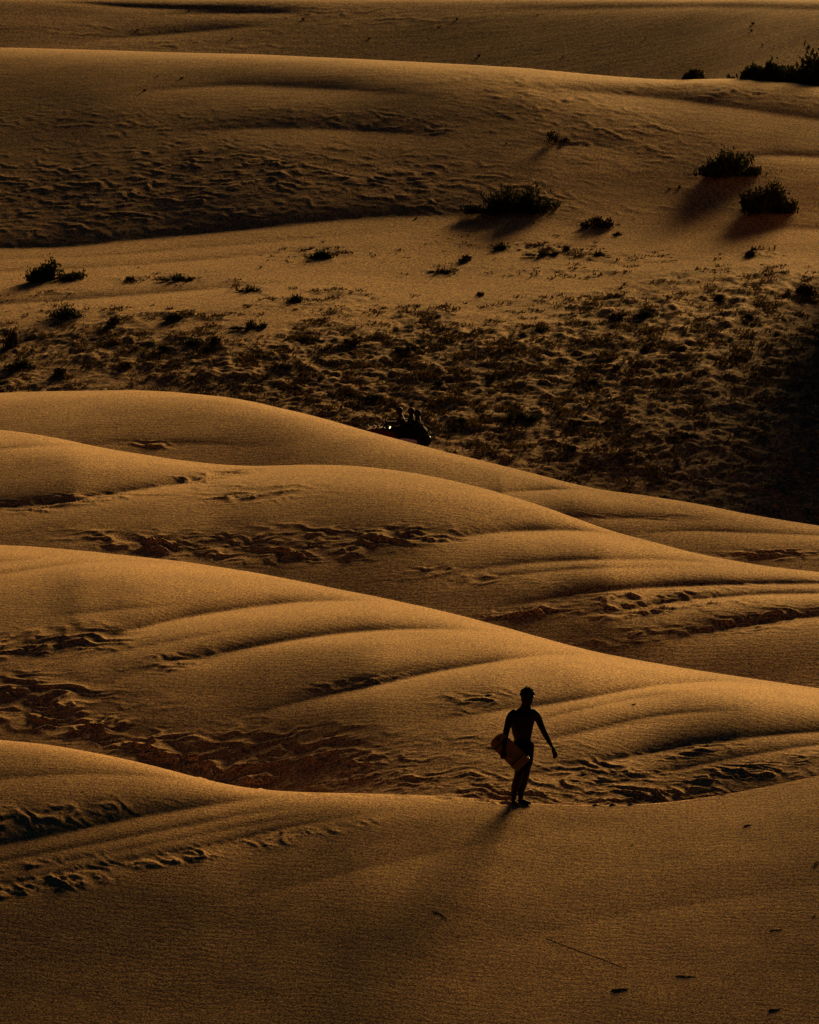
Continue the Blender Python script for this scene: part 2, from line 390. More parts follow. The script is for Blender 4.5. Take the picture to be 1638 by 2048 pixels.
relief(3, [(290,888,60,6,.05,1.0),(1560,1108,110,10,-.02,.9),(1250,1035,150,8,0,.3)], .7, -.7, .11, 1.1, 10)
relief(4, [(150,400,420,75,-.03,1.0),(480,350,330,55,.0,1.0),(800,370,240,45,.05,1.0),(780,245,240,22,.05,.5),(1180,240,200,60,.28,.7),(250,250,280,24,.05,.35),(1500,188,180,16,.1,.7),(1080,395,90,16,.1,.5),(1300,420,300,10,.0,.3)], .85, -.80, .075, .8, 12, 1)
relief(5, [(650,30,260,18,.05,.8),(200,60,300,14,0,.5),(450,90,250,10,.0,.5)], 2.0, -.8, .09, 1.0, 14)
relief(0, [(60,1640,190,26,-.12,.6),(60,1775,170,16,-.16,1.0),(330,1718,230,15,-.17,.9),(560,1672,170,10,-.15,.7),(60,1730,150,10,-.15,.4)], .30, -.75, .05, 1.0, 16)
# the walker's last steps, pressed into the sand behind him
r = np.where(SEG == 0)[0]
for k, (pu, pv) in enumerate([(1012, 1606.5), (962, 1604), (885, 1597), (800, 1595), (712, 1591.5), (628, 1591)]):
    j_ = int(np.searchsorted(us, pu)); i_ = r[int(np.argmin(np.abs(V[r, j_]-pv)))]
    q = ((X[r]-X[i_, j_])/.15)**2 + ((Y[r]-Y[i_, j_]-.1*(k % 2))/.07)**2
    dZ[r] += -.035*np.exp(-q**2) + .012*np.exp(-(np.sqrt(q)-1.35)**2/.08)
# gentle undulation everywhere, never one clean sheet
for s_, lam, amp in ((0, 2.2, .008), (1, 2.8, .012), (2, 3.6, .016), (3, 4.4, .016), (4, 8, .035), (5, 14, .05)):
    r = rows(s_); dZ[r] += amp*fbm(X[r]/lam+3*s_, Y[r]/(lam*.8), 3, 20+s_, .4)

# scrub ground in the valley: mask, hummocks
r4 = rows(4); u4, v4 = U[r4], V[r4]
top = np.interp(u4, [-400,0,150,300,420,520,600,700,800,900,1000,1080,1150,1250,1400,1520,1638,2300],
                    [700,655,662,680,672,668,655,650,640,632,635,620,600,580,562,545,555,560])
nz = fbm(X[r4]/3.2, Y[r4]/9.0, 3, 40)
scr = sstep(-34, 34, v4 - top + 34*nz)
scr *= 1-.6*np.exp(-((v4-955-.22*(u4-1100))/30)**2)
pt = patchmask([(660,508,90,12,0,.8),(1080,497,150,12,.06,1.0),(1200,515,130,12,.03,.8),(1150,545,130,10,0,.6),(930,540,90,8,0,.5),(1520,507,55,7,0,.9),(1400,545,110,8,0,.6),(1540,550,110,14,.05,.9),
                 (350,556,70,8,0,.8),(260,560,40,4,0,.7),(500,575,60,9,.35,.8),(590,600,60,9,.1,.8),(680,590,70,14,.1,.7),(160,630,130,20,.08,.9),(370,632,110,10,.05,.9),(100,585,70,7,0,.6),(490,655,60,10,.1,1.0),
                 (650,620,150,12,.05,.7),(1200,447,34,8,.05,.8),(1230,620,140,14,.0,.9),(1000,610,120,10,0,.5),(10,700,60,24,.2,1.0),(60,740,70,18,.2,.9),(750,660,160,24,0,.6)], u4, v4)
scr = np.clip(np.maximum(scr, pt*sstep(-.7, .2, nz+.2)), 0, 1)
scr = scr*np.where(SEG[r4] == 3.5, np.clip(T[r4]*1.5-.6, 0, 1), np.where(SEG[r4] == 4.5, 0, 1))[:, None]
SCR = np.zeros_like(Z); SCR[r4] = scr
hx, hy = X[r4], Y[r4]
hum = np.clip(fbm(hx/1.3, hy/2.0, 3, 50), -.25, 1)**1 
dZ[r4] += scr*(.11*np.clip(fbm(hx/1.0, hy/1.2, 3, 50), -.3, 1) + .14*np.clip(fbm(hx/3.4, hy/3.4, 2, 55), 0, 1) + .045*fbm(hx/.36, hy/.34, 2, 59) + .05*slip(hx, hy, .9, -.5, 1.0, 57))
Z = Z + dZ

# unseen bank added right of frame, shaped to throw shade across the valley
def bump(x0, y0, rx, ry, h, rot=0):
    c, s = math.cos(rot), math.sin(rot)
    a = c*(X-x0)+s*(Y-y0); b = -s*(X-x0)+c*(Y-y0)
    return h*np.exp(-((a/rx)**2+(b/ry)**2)**2)
SHADE_BANK = [(37, 177, 19.5, 12, 16.0, .0)]
outm = sstep(1652, 1770, U)
for h_ in SHADE_BANK: Z = Z + bump(*h_)*outm*VIS*(1+.22*fbm(X/3.1, Y/3.1, 4, 81)+.05*fbm(X/.7, Y/.7, 2, 85))

def make_sheet(name, r0, r1, mat):
    n = r1-r0
    co = np.stack([X[r0:r1], Y[r0:r1], Z[r0:r1]], -1).reshape(-1, 3).astype(np.float32)
    i = np.arange((n-1)*(NC-1)); a = (i//(NC-1))*NC + i % (NC-1)
    q = np.stack([a, a+1, a+NC+1, a+NC], -1).astype(np.int32)
    me = bpy.data.meshes.new(name)
    me.vertices.add(len(co)); me.vertices.foreach_set('co', co.ravel())
    me.loops.add(q.size); me.loops.foreach_set('vertex_index', q.ravel())
    me.polygons.add(len(q)); me.polygons.foreach_set('loop_start', np.arange(len(q), dtype=np.int32)*4)
    me.polygons.foreach_set('use_smooth', np.ones(len(q), bool))
    at = me.attributes.new('scrub', 'FLOAT', 'POINT'); at.data.foreach_set('value', SCR[r0:r1].ravel().astype(np.float32))
    me.update(calc_edges=True); me.materials.append(mat)
    o = bpy.data.objects.new(name, me); COL.objects.link(o); o['kind'] = 'structure'
    return o

# ------------------------------------------------------------------ materials
def nodes(name):
    m = bpy.data.materials.new(name); m.use_nodes = True; nt = m.node_tree
    return m, nt, nt.nodes, nt.links, nt.nodes['Principled BSDF']
def simple(name, col, rough=.6, metal=0, var=.25, scale=20, spec=.3):
    m, nt, n, l, b = nodes(name)
    no = n.new('ShaderNodeTexNoise'); no.inputs['Scale'].default_value = scale; no.inputs['Detail'].default_value = 4
    tc = n.new('ShaderNodeTexCoord'); l.new(tc.outputs['Object'], no.inputs['Vector'])
    mx = n.new('ShaderNodeMix'); mx.data_type = 'RGBA'
    mx.inputs[6].default_value = (*[c*(1-var) for c in col], 1); mx.inputs[7].default_value = (*[min(1, c*(1+var)) for c in col], 1)
    l.new(no.outputs[0], mx.inputs[0]); l.new(mx.outputs[2], b.inputs['Base Color'])
    b.inputs['Roughness'].default_value = rough; b.inputs['Metallic'].default_value = metal
    b.inputs['Specular IOR Level'].default_value = spec
    return m
def sand(name, px, ripple=None, grain=1.0, litter=False):
    """px: size in metres that grains and ripple relief are seen at; ripple = (spacing m, angle, height)"""
    m, nt, n, l, b = nodes(name)
    geo = n.new('ShaderNodeNewGeometry')
    def noise(scale, detail=2, rough=.6, vec=None):
        t = n.new('ShaderNodeTexNoise'); t.inputs['Scale'].default_value = scale; t.inputs['Detail'].default_value = detail
        t.inputs['Roughness'].default_value = rough
        l.new(vec or geo.outputs['Position'], t.inputs['Vector']); return t.outputs[0]
    speck = noise(1/(px*2.0), 2, .95)
    rp = n.new('ShaderNodeValToRGB'); rp.color_ramp.elements[0].position = .41; rp.color_ramp.elements[1].position = .59
    rp.color_ramp.elements[0].color = (.11, .040, .034, 1); rp.color_ramp.elements[1].color = (.92, .60, .22, 1)
    e = rp.color_ramp.elements.new(.5); e.color = (.42, .215, .118, 1)
    l.new(speck, rp.inputs[0])
    hue = noise(1/(px*1.3), 1, .5)
    hr = n.new('ShaderNodeValToRGB'); hr.color_ramp.elements[0].position = .42; hr.color_ramp.elements[1].position = .58
    hr.color_ramp.elements[0].color = (1.0, .80, 1.25, 1); hr.color_ramp.elements[1].color = (1.0, 1.16, .62, 1)
    mp = n.new('ShaderNodeMapping'); mp.inputs['Location'].default_value = (31, 17, 5); l.new(geo.outputs['Position'], mp.inputs['Vector'])
    l.new(mp.outputs[0], hue.node.inputs['Vector']); l.new(hue, hr.inputs[0])
    hm = n.new('ShaderNodeMix'); hm.data_type = 'RGBA'; hm.blend_type = 'MULTIPLY'; hm.inputs[0].default_value = 1.0
    l.new(rp.outputs[0], hm.inputs[6]); l.new(hr.outputs[0], hm.inputs[7])
    big = noise(.35/px/40, 4, .6)
    mr = n.new('ShaderNodeMapRange'); mr.inputs[1].default_value = .3; mr.inputs[2].default_value = .7; mr.inputs[3].default_value = .86; mr.inputs[4].default_value = 1.1
    l.new(big, mr.inputs[0])
    mul = n.new('ShaderNodeVectorMath'); mul.operation = 'SCALE'; l.new(hm.outputs[2], mul.inputs[0]); l.new(mr.outputs[0], mul.inputs['Scale'])
    colour = mul.outputs[0]
    if litter:
        at = n.new('ShaderNodeAttribute'); at.attribute_name = 'scrub'
        nn = noise(1.6, 5, .75)
        m1 = n.new('ShaderNodeMath'); m1.operation = 'MULTIPLY_ADD'; l.new(nn, m1.inputs[0]); m1.inputs[1].default_value = 3.0; m1.inputs[2].default_value = -1.18
        m2 = n.new('ShaderNodeMath'); m2.operation = 'MULTIPLY'; m2.use_clamp = True; l.new(m1.outputs[0], m2.inputs[0]); l.new(at.outputs['Fac'], m2.inputs[1])
        mx = n.new('ShaderNodeMix'); mx.data_type = 'RGBA'; l.new(m2.outputs[0], mx.inputs[0]); l.new(colour, mx.inputs[6]); mx.inputs[7].default_value = (.075, .048, .028, 1)
        colour = mx.outputs[2]
    l.new(colour, b.inputs['Base Color'])
    b.inputs['Roughness'].default_value = .95; b.inputs['Specular IOR Level'].default_value = .1
    bp = n.new('ShaderNodeBump'); bp.inputs['Strength'].default_value = 1.0; bp.inputs['Distance'].default_value = px*.22*grain
    l.new(noise(1/(px*2.0), 2, .7), bp.inputs['Height'])
    if ripple:
        lam, ang, hgt = ripple
        vr = n.new('ShaderNodeMapping'); vr.inputs['Rotation'].default_value = (0, 0, ang)
        l.new(geo.outputs['Position'], vr.inputs['Vector'])
        wv = n.new('ShaderNodeTexWave'); wv.bands_direction = 'Y'; wv.inputs['Scale'].default_value = 1/lam*.314; wv.inputs['Distortion'].default_value = 9; wv.inputs['Detail'].default_value = 3
        wv.inputs['Detail Scale'].default_value = 1.6; wv.inputs['Detail Roughness'].default_value = .6
        l.new(vr.outputs[0], wv.inputs['Vector'])
        pm = noise(1/(lam*14), 2, .5)
        ml = n.new('ShaderNodeMath'); ml.operation = 'MULTIPLY'; l.new(wv.outputs['Fac'], ml.inputs[0]); l.new(pm, ml.inputs[1])
        b2 = n.new('ShaderNodeBump'); b2.inputs['Strength'].default_value = 1.0; b2.inputs['Distance'].default_value = hgt
        l.new(ml.outputs[0], b2.inputs['Height']); l.new(bp.outputs[0], b2.inputs['Normal'])
        l.new(b2.outputs[0], b.inputs['Normal'])
    else: l.new(bp.outputs[0], b.inputs['Normal'])
    return m
sands = [sand('fine foreground sand', .015, (.14, .10, .0022)), sand('walker slope sand', .019, (.17, .5, .003)), sand('middle slope sand', .028, (.25, .5, .0045)),
         sand('back slope sand', .033, (.30, .5, .005)), sand('valley sand', .055, (.9, .5, .008), litter=True), sand('far sand', .105, (1.6, .6, .012)), sand('distant sand', .2)]
NAMES = ['foreground_dune', 'dune_slope', 'dune_slope', 'dune_slope', 'valley_ground', 'far_dune', 'distant_dune']
def last(s): return int(np.where(SEG == s)[0][-1])
start = 0
for s in range(7):
    end = (int(np.where(SEG == s+.5)[0][NHID//2]) if s < 6 else NR-1)
    make_sheet(NAMES[s], start, end+1, sands[s]); start = end

# ground lookup
def col_of(u): return int(np.clip(np.round(np.interp(u, us, np.arange(NC))), 0, NC-1))
def at_uv(u, v, seg):
    j = col_of(u); r = np.where(SEG == seg)[0]; k = r[np.argmin(np.abs(V[r, j]-v))]
    return Vector((X[k, j], Y[k, j], Z[k, j]))
def ground_at(x, y):
    u = 819+F*x/y*math.cos(PITCH)
    for _ in range(3):
        j = col_of(u); k = int(np.argmin(np.abs(Y[:, j]-y))); u += (x-X[k, j])/y*F
    j = col_of(u); z = np.interp(y, Y[:, j], Z[:, j]); return float(z)

# ------------------------------------------------------------------ things
def tag(o, label=None, cat=None, group=None, kind=None):
    for k, v in (('label', label), ('category', cat), ('group', group), ('kind', kind)):
        if v: o[k] = v
    return o
def empty(name, loc, rz=0, scale=1):
    o = bpy.data.objects.new(name, None); COL.objects.link(o); o.location = loc; o.rotation_euler = (0, 0, rz); o.empty_display_size = .2
    o.scale = (scale,)*3 if not isinstance(scale, tuple) else scale
    return o
def mesh_obj(name, verts, faces, mat, parent=None, smooth=False, loc=None):
    me = bpy.data.meshes.new(name); me.from_pydata([tuple(v) for v in verts], [], [tuple(f) for f in faces]); me.update()
    if smooth: me.polygons.foreach_set('use_smooth', [True]*len(me.polygons))
    me.materials.append(mat); o = bpy.data.objects.new(name, me); COL.objects.link(o)
    if parent: o.parent = parent
    if loc is not None: o.location = loc
    return o
def bm_obj(name, bm, mat, parent=None, smooth=False):
    me = bpy.data.meshes.new(name); bm.to_mesh(me); bm.free()
    if smooth: me.polygons.foreach_set('use_smooth', [True]*len(me.polygons))
    me.materials.append(mat); o = bpy.data.objects.new(name, me); COL.objects.link(o)
    if parent: o.parent = parent
    return o
def tube(bm, pts, rads, n=8, caps=True):
    pts = [Vector(p) for p in pts]; rings = []
    prev = None
    for i, p in enumerate(pts):
        d = (pts[min(i+1, len(pts)-1)]-pts[max(i-1, 0)]).normalized()
        a = d.cross(Vector((0, 1, 0)) if abs(d.y) < .9 else Vector((1, 0, 0))).normalized(); b_ = d.cross(a)
        r = rads[i] if hasattr(rads, '__len__') else rads
        rings.append([bm.verts.new(p + a*math.cos(2*math.pi*k/n)*r + b_*math.sin(2*math.pi*k/n)*r) for k in range(n)])
    for i in range(len(rings)-1):
        for k in range(n): bm.faces.new([rings[i][k], rings[i][(k+1) % n], rings[i+1][(k+1) % n], rings[i+1][k]])
    if caps: bm.faces.new(rings[0][::-1]); bm.faces.new(rings[-1])
def ball(bm, c, r, sub=2):
    m = Matrix.Translation(Vector(c)) @ Matrix.Diagonal((*(r if hasattr(r, '__len__') else (r, r, r)), 1))
    bmesh.ops.create_icosphere(bm, subdivisions=sub, radius=1, matrix=m)
def boxb(bm, c, d, rot=None, bev=0):
    m = Matrix.Translation(Vector(c)) @ (rot or Matrix.Identity(4)) @ Matrix.Diagonal((*d, 1))
    r = bmesh.ops.create_cube(bm, size=1, matrix=m)
    if bev: bmesh.ops.bevel(bm, geom=list({e for v in r['verts'] for e in v.link_edges}), offset=bev, segments=2, affect='EDGES')

M_leaf2 = simple('dry brown leaf', (.060, .042, .022), .9, 0, .4, 6, .1)
M_stem = simple('dark stem', (.045, .030, .020), .9)
M_stem2 = simple('weathered reed', (.12, .07, .04), .9)
M_skin = simple('tanned skin', (.036, .019, .014), .7, 0, .12, 30, .12)
M_hair = simple('black hair', (.010, .008, .007), .7)
M_short = simple('dark cloth', (.010, .010, .012), .9, 0, .3, 60, .1)
M_lens = simple('dark lens', (.006, .006, .008), .15)
def translucent(name, col):
    m, nt, n, l, b = nodes(name)
    no = n.new('ShaderNodeTexNoise'); no.inputs['Scale'].default_value = 9; no.inputs['Detail'].default_value = 5
    tc = n.new('ShaderNodeTexCoord'); l.new(tc.outputs['Object'], no.inputs['Vector'])
    mx = n.new('ShaderNodeMix'); mx.data_type = 'RGBA'; mx.inputs[6].default_value = (*[c*.75 for c in col], 1); mx.inputs[7].default_value = (*col, 1)
    l.new(no.outputs[0], mx.inputs[0]); l.new(mx.outputs[2], b.inputs['Base Color'])
    tr = n.new('ShaderNodeBsdfTranslucent'); l.new(mx.outputs[2], tr.inputs['Color'])
    ms = n.new('ShaderNodeMixShader'); ms.inputs[0].default_value = .10
    l.new(b.outputs[0], ms.inputs[1]); l.new(tr.outputs[0], ms.inputs[2]); l.new(ms.outputs[0], n['Material Output'].inputs['Surface'])
    b.inputs['Roughness'].default_value = .45
    return m
M_leaf = translucent('dark green leaf', (.026, .029, .011)); M_leaf.node_tree.nodes['Mix Shader'].inputs[0].default_value = .2; M_leaf.node_tree.nodes['Principled BSDF'].inputs['Roughness'].default_value = .85
M_dry = translucent('dry grass', (.085, .052, .024)); M_dry.node_tree.nodes['Mix Shader'].inputs[0].default_value = .25; M_dry.node_tree.nodes['Principled BSDF'].inputs['Roughness'].default_value = .9
M_board = translucent('orange board', (.36, .17, .05))
M_board_dark = simple('dark board print', (.03, .02, .015), .5)

# --- skinned figures
def skin_mesh(nodes_, edges_, root=0, sub=2):
    """nodes_: (x, y, z, rx, ry) -> list of verts and faces of the smooth skin"""
    me = bpy.data.meshes.new('tmp'); me.from_pydata([n[:3] for n in nodes_], edges_, []); o = bpy.data.objects.new('tmp', me); COL.objects.link(o)
    sk = o.modifiers.new('skin', 'SKIN'); sk.use_smooth_shade = True; sk.branch_smoothing = .6
    for i, n in enumerate(nodes_):
        sv = me.skin_vertices[0].data[i]; sv.radius = (n[3], n[4] if len(n) > 4 else n[3]); sv.use_root = (i == root)
    ss = o.modifiers.new('sub', 'SUBSURF'); ss.levels = sub; ss.render_levels = sub
    dg = bpy.context.evaluated_depsgraph_get(); ev = o.evaluated_get(dg); m2 = ev.to_mesh()
    vs = [tuple(v.co) for v in m2.vertices]; fs = [tuple(p.vertices) for p in m2.polygons]
    ev.to_mesh_clear(); bpy.data.objects.remove(o); bpy.data.meshes.remove(me)
    return vs, fs
def join(parts):
    V_, F_ = [], []
    for v, f in parts:
        k = len(V_); V_ += list(v); F_ += [tuple(i+k for i in q) for q in f]
    return V_, F_
def chain(pts): return skin_mesh(pts, [(i, i+1) for i in range(len(pts)-1)], 0, 1)
def ellipsoid(c, r, nu=14, nv=9, f=None):
    vs, fs = [], []
    for j in range(nv+1):
        th = math.pi*j/nv
        for i in range(nu):
            ph = 2*math.pi*i/nu; d = Vector((math.sin(th)*math.cos(ph), math.sin(th)*math.sin(ph), math.cos(th)))
            k = f(d) if f else 1
            vs.append((c[0]+d.x*r[0]*k, c[1]+d.y*r[1]*k, c[2]+d.z*r[2]*k))
    for j in range(nv):
        for i in range(nu): fs.append((j*nu+i, j*nu+(i+1) % nu, (j+1)*nu+(i+1) % nu, (j+1)*nu+i))
    return vs, fs

# --- the walker, on the near crest
foot = at_uv(1044.5, 1606, 0)
wk = empty('person', (foot.x, foot.y, foot.z-.012), 0, (1.02, 1.02, 1.05))
tag(wk, 'bare-chested man in dark shorts striding along the near dune crest, board under one arm', 'person')
def loft(rings, n=20):
    vs, fs = [], []
    for (cx, cy, z, rx, ry) in rings:
        for k in range(n):
            a_ = 2*math.pi*k/n; ca, sa = math.cos(a_), math.sin(a_)
            e_ = (abs(ca)**2.4+abs(sa)**2.4)**(-1/2.4)
            vs.append((cx+rx*ca*e_, cy+ry*sa*e_, z))
    m = len(rings)
    for j in range(m-1):
        for k in range(n): fs.append((j*n+k, j*n+(k+1) % n, (j+1)*n+(k+1) % n, (j+1)*n+k))
    fs.append(tuple(range(n))[::-1]); fs.append(tuple((m-1)*n+k for k in range(n)))
    return vs, fs
def limb(pts, n=12):
    bm = bmesh.new(); P_ = [Vector(p[:3]) for p in pts]; Q, Rr = [], []
    for i in range(len(P_)-1):
        for k in range(4):
            t = k/4; p0, p1, p2, p3 = P_[max(i-1, 0)], P_[i], P_[i+1], P_[min(i+2, len(P_)-1)]
            Q.append(.5*((2*p1)+(p2-p0)*t+(2*p0-5*p1+4*p2-p3)*t*t+(3*p1-p0-3*p2+p3)*t**3)); tt = t*t*(3-2*t); Rr.append(pts[i][3]*(1-tt)+pts[i+1][3]*tt)
    Q.append(P_[-1]); Rr.append(pts[-1][3])
    tube(bm, Q, Rr, n)
    ball(bm, Q[0], Rr[0]); ball(bm, Q[-1], Rr[-1])
    bm.verts.index_update(); r = [tuple(v.co) for v in bm.verts], [tuple(v.index for v in f.verts) for f in bm.faces]; bm.free(); return r
def fuse(parts, vox):
    """one continuous skin from overlapping shapes"""
    v, f = join(parts); me = bpy.data.meshes.new('tmp'); me.from_pydata(v, [], f); o = bpy.data.objects.new('tmp', me); COL.objects.link(o)
    m = o.modifiers.new('r', 'REMESH'); m.mode = 'VOXEL'; m.voxel_size = vox; m.use_smooth_shade = True
    sm_ = o.modifiers.new('s', 'SMOOTH'); sm_.iterations = 3; sm_.factor = .4
    ev = o.evaluated_get(bpy.context.evaluated_depsgraph_get()); m2 = ev.to_mesh()
    vs = [tuple(q.co) for q in m2.vertices]; fs = [tuple(p.vertices) for p in m2.polygons]
    ev.to_mesh_clear(); bpy.data.objects.remove(o); bpy.data.meshes.remove(me)
    return vs, fs
torso = loft([(.03, 0, .82, .10, .07), (.028, 0, .86, .140, .105), (.020, 0, .93, .138, .108), (.004, 0, 1.0, .130, .095), (-.002, 0, 1.08, .150, .095), (-.004, 0, 1.18, .170, .105), (.002, 0, 1.28, .188, .114), (.012, 0, 1.36, .198, .112),
              (.022, .005, 1.42, .165, .088), (.036, .008, 1.455, .118, .072), (.046, .005, 1.485, .088, .068), (.056, 0, 1.53, .068, .064), (.062, -.005, 1.60, .062, .060)])
thigh_r = [(-.040, -.02, .90, .098), (-.046, -.08, .70, .086), (-.045, -.10, .50, .074)]
thigh_l = [(.082, .03, .90, .098), (.076, .02, .70, .086), (.050, .0, .50, .074)]
limbs = [limb([(-.130, -.01, 1.395, .068), (-.192, -.05, 1.33, .066), (-.240, -.13, 1.19, .052), (-.262, -.18, 1.10, .047), (-.277, -.24, 1.00, .042), (-.290, -.270, .885, .028)]),
         limb([(.160, .02, 1.400, .068), (.226, .05, 1.34, .066), (.292, .05, 1.20, .052), (.335, .03, 1.11, .047), (.385, .01, 1.02, .043), (.455, -.03, .895, .027)]),
         limb(thigh_r + [(-.085, -.06, .34, .072), (-.122, -.01, .19, .052), (-.128, .0, .085, .040)]),
         limb(thigh_l + [(.020, .03, .34, .072), (-.014, .035, .19, .052), (-.022, .03, .085, .040)]),
         limb([(-.130, .01, .05, .038), (-.118, -.05, .040, .036), (-.100, -.11, .026, .030), (-.085, -.16, .020, .020)]),
         limb([(-.030, .035, .045, .038), (.020, .015, .042, .036), (.075, -.008, .028, .030), (.122, -.028, .022, .020)])]
def head_shape(c, s=1.0, turn=0.6):
    fx, fy = math.cos(turn), -math.sin(turn)          # the way the face looks
    def f(d):
        a = d.x*fx + d.y*fy
        k = 1 + .10*max(0, a)*max(0, -d.z+.2) - .06*max(0, a)*max(0, d.z) + .04*max(0, -a)
        if a > .93 and -.45 < d.z < .15: k += .16*(a-.93)/.07*(1-abs(d.z+.2)/.4) if abs(d.z+.2) < .4 else 0     # nose
        if a > .8 and abs(d.z+.52) < .08: k -= .02                                                                # mouth line
        if a > .8 and abs(d.z-.12) < .14: k -= .035                                                               # eye hollows
        return k
    parts = [ellipsoid(c, (.082*s, .088*s, .118*s), 32, 24, f)]
    for sgn in (-1, 1):
        parts.append(ellipsoid((c[0]-fy*sgn*.084*s-.008*fx, c[1]+fx*sgn*.084*s, c[2]-.005*s), (.014*s, .012*s, .030*s), 8, 6))
    return parts
HC = (.070, -.012, 1.642)
parts = [torso] + limbs + head_shape(HC, 1.12)
# right hand round the lower edge of the board, left hand hanging, slightly curled
parts.append(ellipsoid((-.297, -.268, .840), (.042, .022, .052)))
for i, (dx, ln) in enumerate(((-.030, .9), (-.010, 1.05), (.011, 1.0), (.030, .82))):
    parts.append(limb([(-.298+dx, -.262, .815, .0125), (-.304+dx*1.1, -.268, .785-.012*ln, .012), (-.300+dx*1.1, -.248, .765-.006*ln, .011), (-.292+dx*1.1, -.215, .778, .010)]))
parts.append(limb([(-.268, -.272, .855, .012), (-.250, -.280, .830, .011), (-.246, -.276, .800, .009)]))
parts.append(ellipsoid((.482, -.044, .842), (.034, .042, .056)))
for i, (dy, ln) in enumerate(((-.028, .9), (-.009, 1.06), (.011, 1.0), (.029, .8))):
    parts.append(limb([(.496+dy*.8, -.047+dy*.6, .812, .014), (.506+dy*.9, -.048+dy*.7, .808-.038*ln, .0135), (.508+dy*.9, -.052+dy*.7, .805-.064*ln, .0125), (.502+dy*.9, -.058+dy*.7, .805-.086*ln, .011)]))
parts.append(limb([(.478, -.068, .850, .012), (.484, -.088, .822, .011), (.492, -.094, .797, .009)]))
# toes
for (fx_, fy_, dx_, dy_) in ((-.080, -.165, .35, -.94), (.130, -.032, .97, -.24)):
    for i in range(5):
        o_ = (i-2)*.014; L_ = .030-.003*abs(i-1)
        parts.append(chain([(fx_-dy_*o_, fy_+dx_*o_, .016, .010), (fx_-dy_*o_+dx_*L_*.6, fy_+dx_*o_+dy_*L_*.6, .014, .009), (fx_-dy_*o_+dx_*L_, fy_+dx_*o_+dy_*L_, .012, .007)]))
v_, f_ = fuse(parts, .0065); mesh_obj('body', v_, f_, M_skin, wk, True)
# shorts
grow = lambda ps, g: [(x, y, z, r*1.06+g) for x, y, z, r in ps]
v_, f_ = fuse([loft([(.024, 0, .80, .10, .08), (.024, 0, .86, .152, .118), (.016, 0, .93, .148, .120), (.006, 0, .985, .140, .108)]),
               limb(grow(thigh_r[:2], .008)+[(-.042, -.095, .56, .082)]), limb(grow(thigh_l[:2], .008)+[(.060, .008, .57, .080)])], .008)
mesh_obj('shorts', v_, f_, M_short, wk, True)
# hair: short, ruffled, a tuft over the forehead
hv = []
for k in range(70):
    a = RNG.rand()*2*math.pi; e = RNG.rand()**.7*math.pi*.42; d = Vector((math.sin(e)*math.cos(a), math.sin(e)*math.sin(a), math.cos(e)))
    p = Vector(HC) + Vector((d.x*.086, d.y*.090, d.z*.120)); d2 = (d + Vector((.35, -.1, .1))).normalized()
    hv.append(chain([(*p, .020), (*(p+d2*.026), .014), (*(p+d2*.050), .007)]))
hv.append(ellipsoid((HC[0]-.008, HC[1], HC[2]+.026), (.100, .104, .120), 20, 12, lambda d: 1.0 if d.z > -.1 else .9))
for k in range(6): hv.append(chain([(HC[0]+.055, HC[1]-.05+.018*k, HC[2]+.085, .016), (HC[0]+.092, HC[1]-.055+.018*k, HC[2]+.092+.008*(k % 2), .015), (HC[0]+.116, HC[1]-.05+.018*k, HC[2]+.070, .008)]))
v_, f_ = join(hv); mesh_obj('hair', v_, f_, M_hair, wk, True)
bm = bmesh.new()
fx, fy = math.cos(.6), -math.sin(.6); sx, sy = -fy, fx
for sgn in (-1, 1):
    c = Vector((HC[0]+fx*.083+sx*sgn*.034, HC[1]+fy*.083+sy*sgn*.034, HC[2]+.012)); ball(bm, c, (.024, .024, .017))
    tube(bm, [c+Vector((sx*sgn*.02, sy*sgn*.02, .004)), (HC[0]+sx*sgn*.087, HC[1]+sy*sgn*.087, HC[2]+.012)], .0035, 6)
tube(bm, [Vector((HC[0]+fx*.096-sx*.02, HC[1]+fy*.096-sy*.02, HC[2]+.018)), Vector((HC[0]+fx*.096+sx*.02, HC[1]+fy*.096+sy*.02, HC[2]+.018))], .0035, 6)
bm_obj('sunglasses', bm, M_lens, wk, True)

# --- the board he carries
def rounded(w, h, r, seg=6):
    pts = []
    for cx, cy, a0 in ((w/2-r, h/2-r, 0), (-w/2+r, h/2-r, 90), (-w/2+r, -h/2+r, 180), (w/2-r, -h/2+r, 270)):
        for k in range(seg+1): a = R(a0+90*k/seg); pts.append((cx+r*math.cos(a), cy+r*math.sin(a)))
    return pts
def plate(bm, pts, z0, z1, bev=0):
    lo = [bm.verts.new((x, y, z0)) for x, y in pts]; hi = [bm.verts.new((x, y, z1)) for x, y in pts]; n = len(pts)
    f1 = bm.faces.new(lo[::-1]); f2 = bm.faces.new(hi)
    for k in range(n): bm.faces.new([lo[k], lo[(k+1) % n], hi[(k+1) % n], hi[k]])
    if bev: bmesh.ops.bevel(bm, geom=list(f2.edges)+list(f1.edges), offset=bev, segments=2, affect='EDGES')
bd = empty('sandboard', (foot.x-.202*1.02, foot.y-.222, foot.z+.845*1.05), 0, 1.03)
tag(bd, 'short orange board with dark bands and emblems, held slantwise under the walking man\'s arm', 'board')
bd.rotation_mode = 'QUATERNION'
ax = Vector((.70, .06, -.70)).normalized(); nz = Vector((.02, -1, -.10)); nz = (nz-ax*nz.dot(ax)).normalized(); ay = nz.cross(ax)
bd.rotation_quaternion = Matrix((ax, ay, nz)).transposed().to_quaternion()
bm = bmesh.new()
pl = [(.315-.02, .145), (.315, .145-.02), (.312, -.145+.02), (.295, -.145), (-.235, -.145), (-.285, -.125), (-.315, -.075), (-.322, 0), (-.315, .075), (-.285, .125), (-.235, .145)]
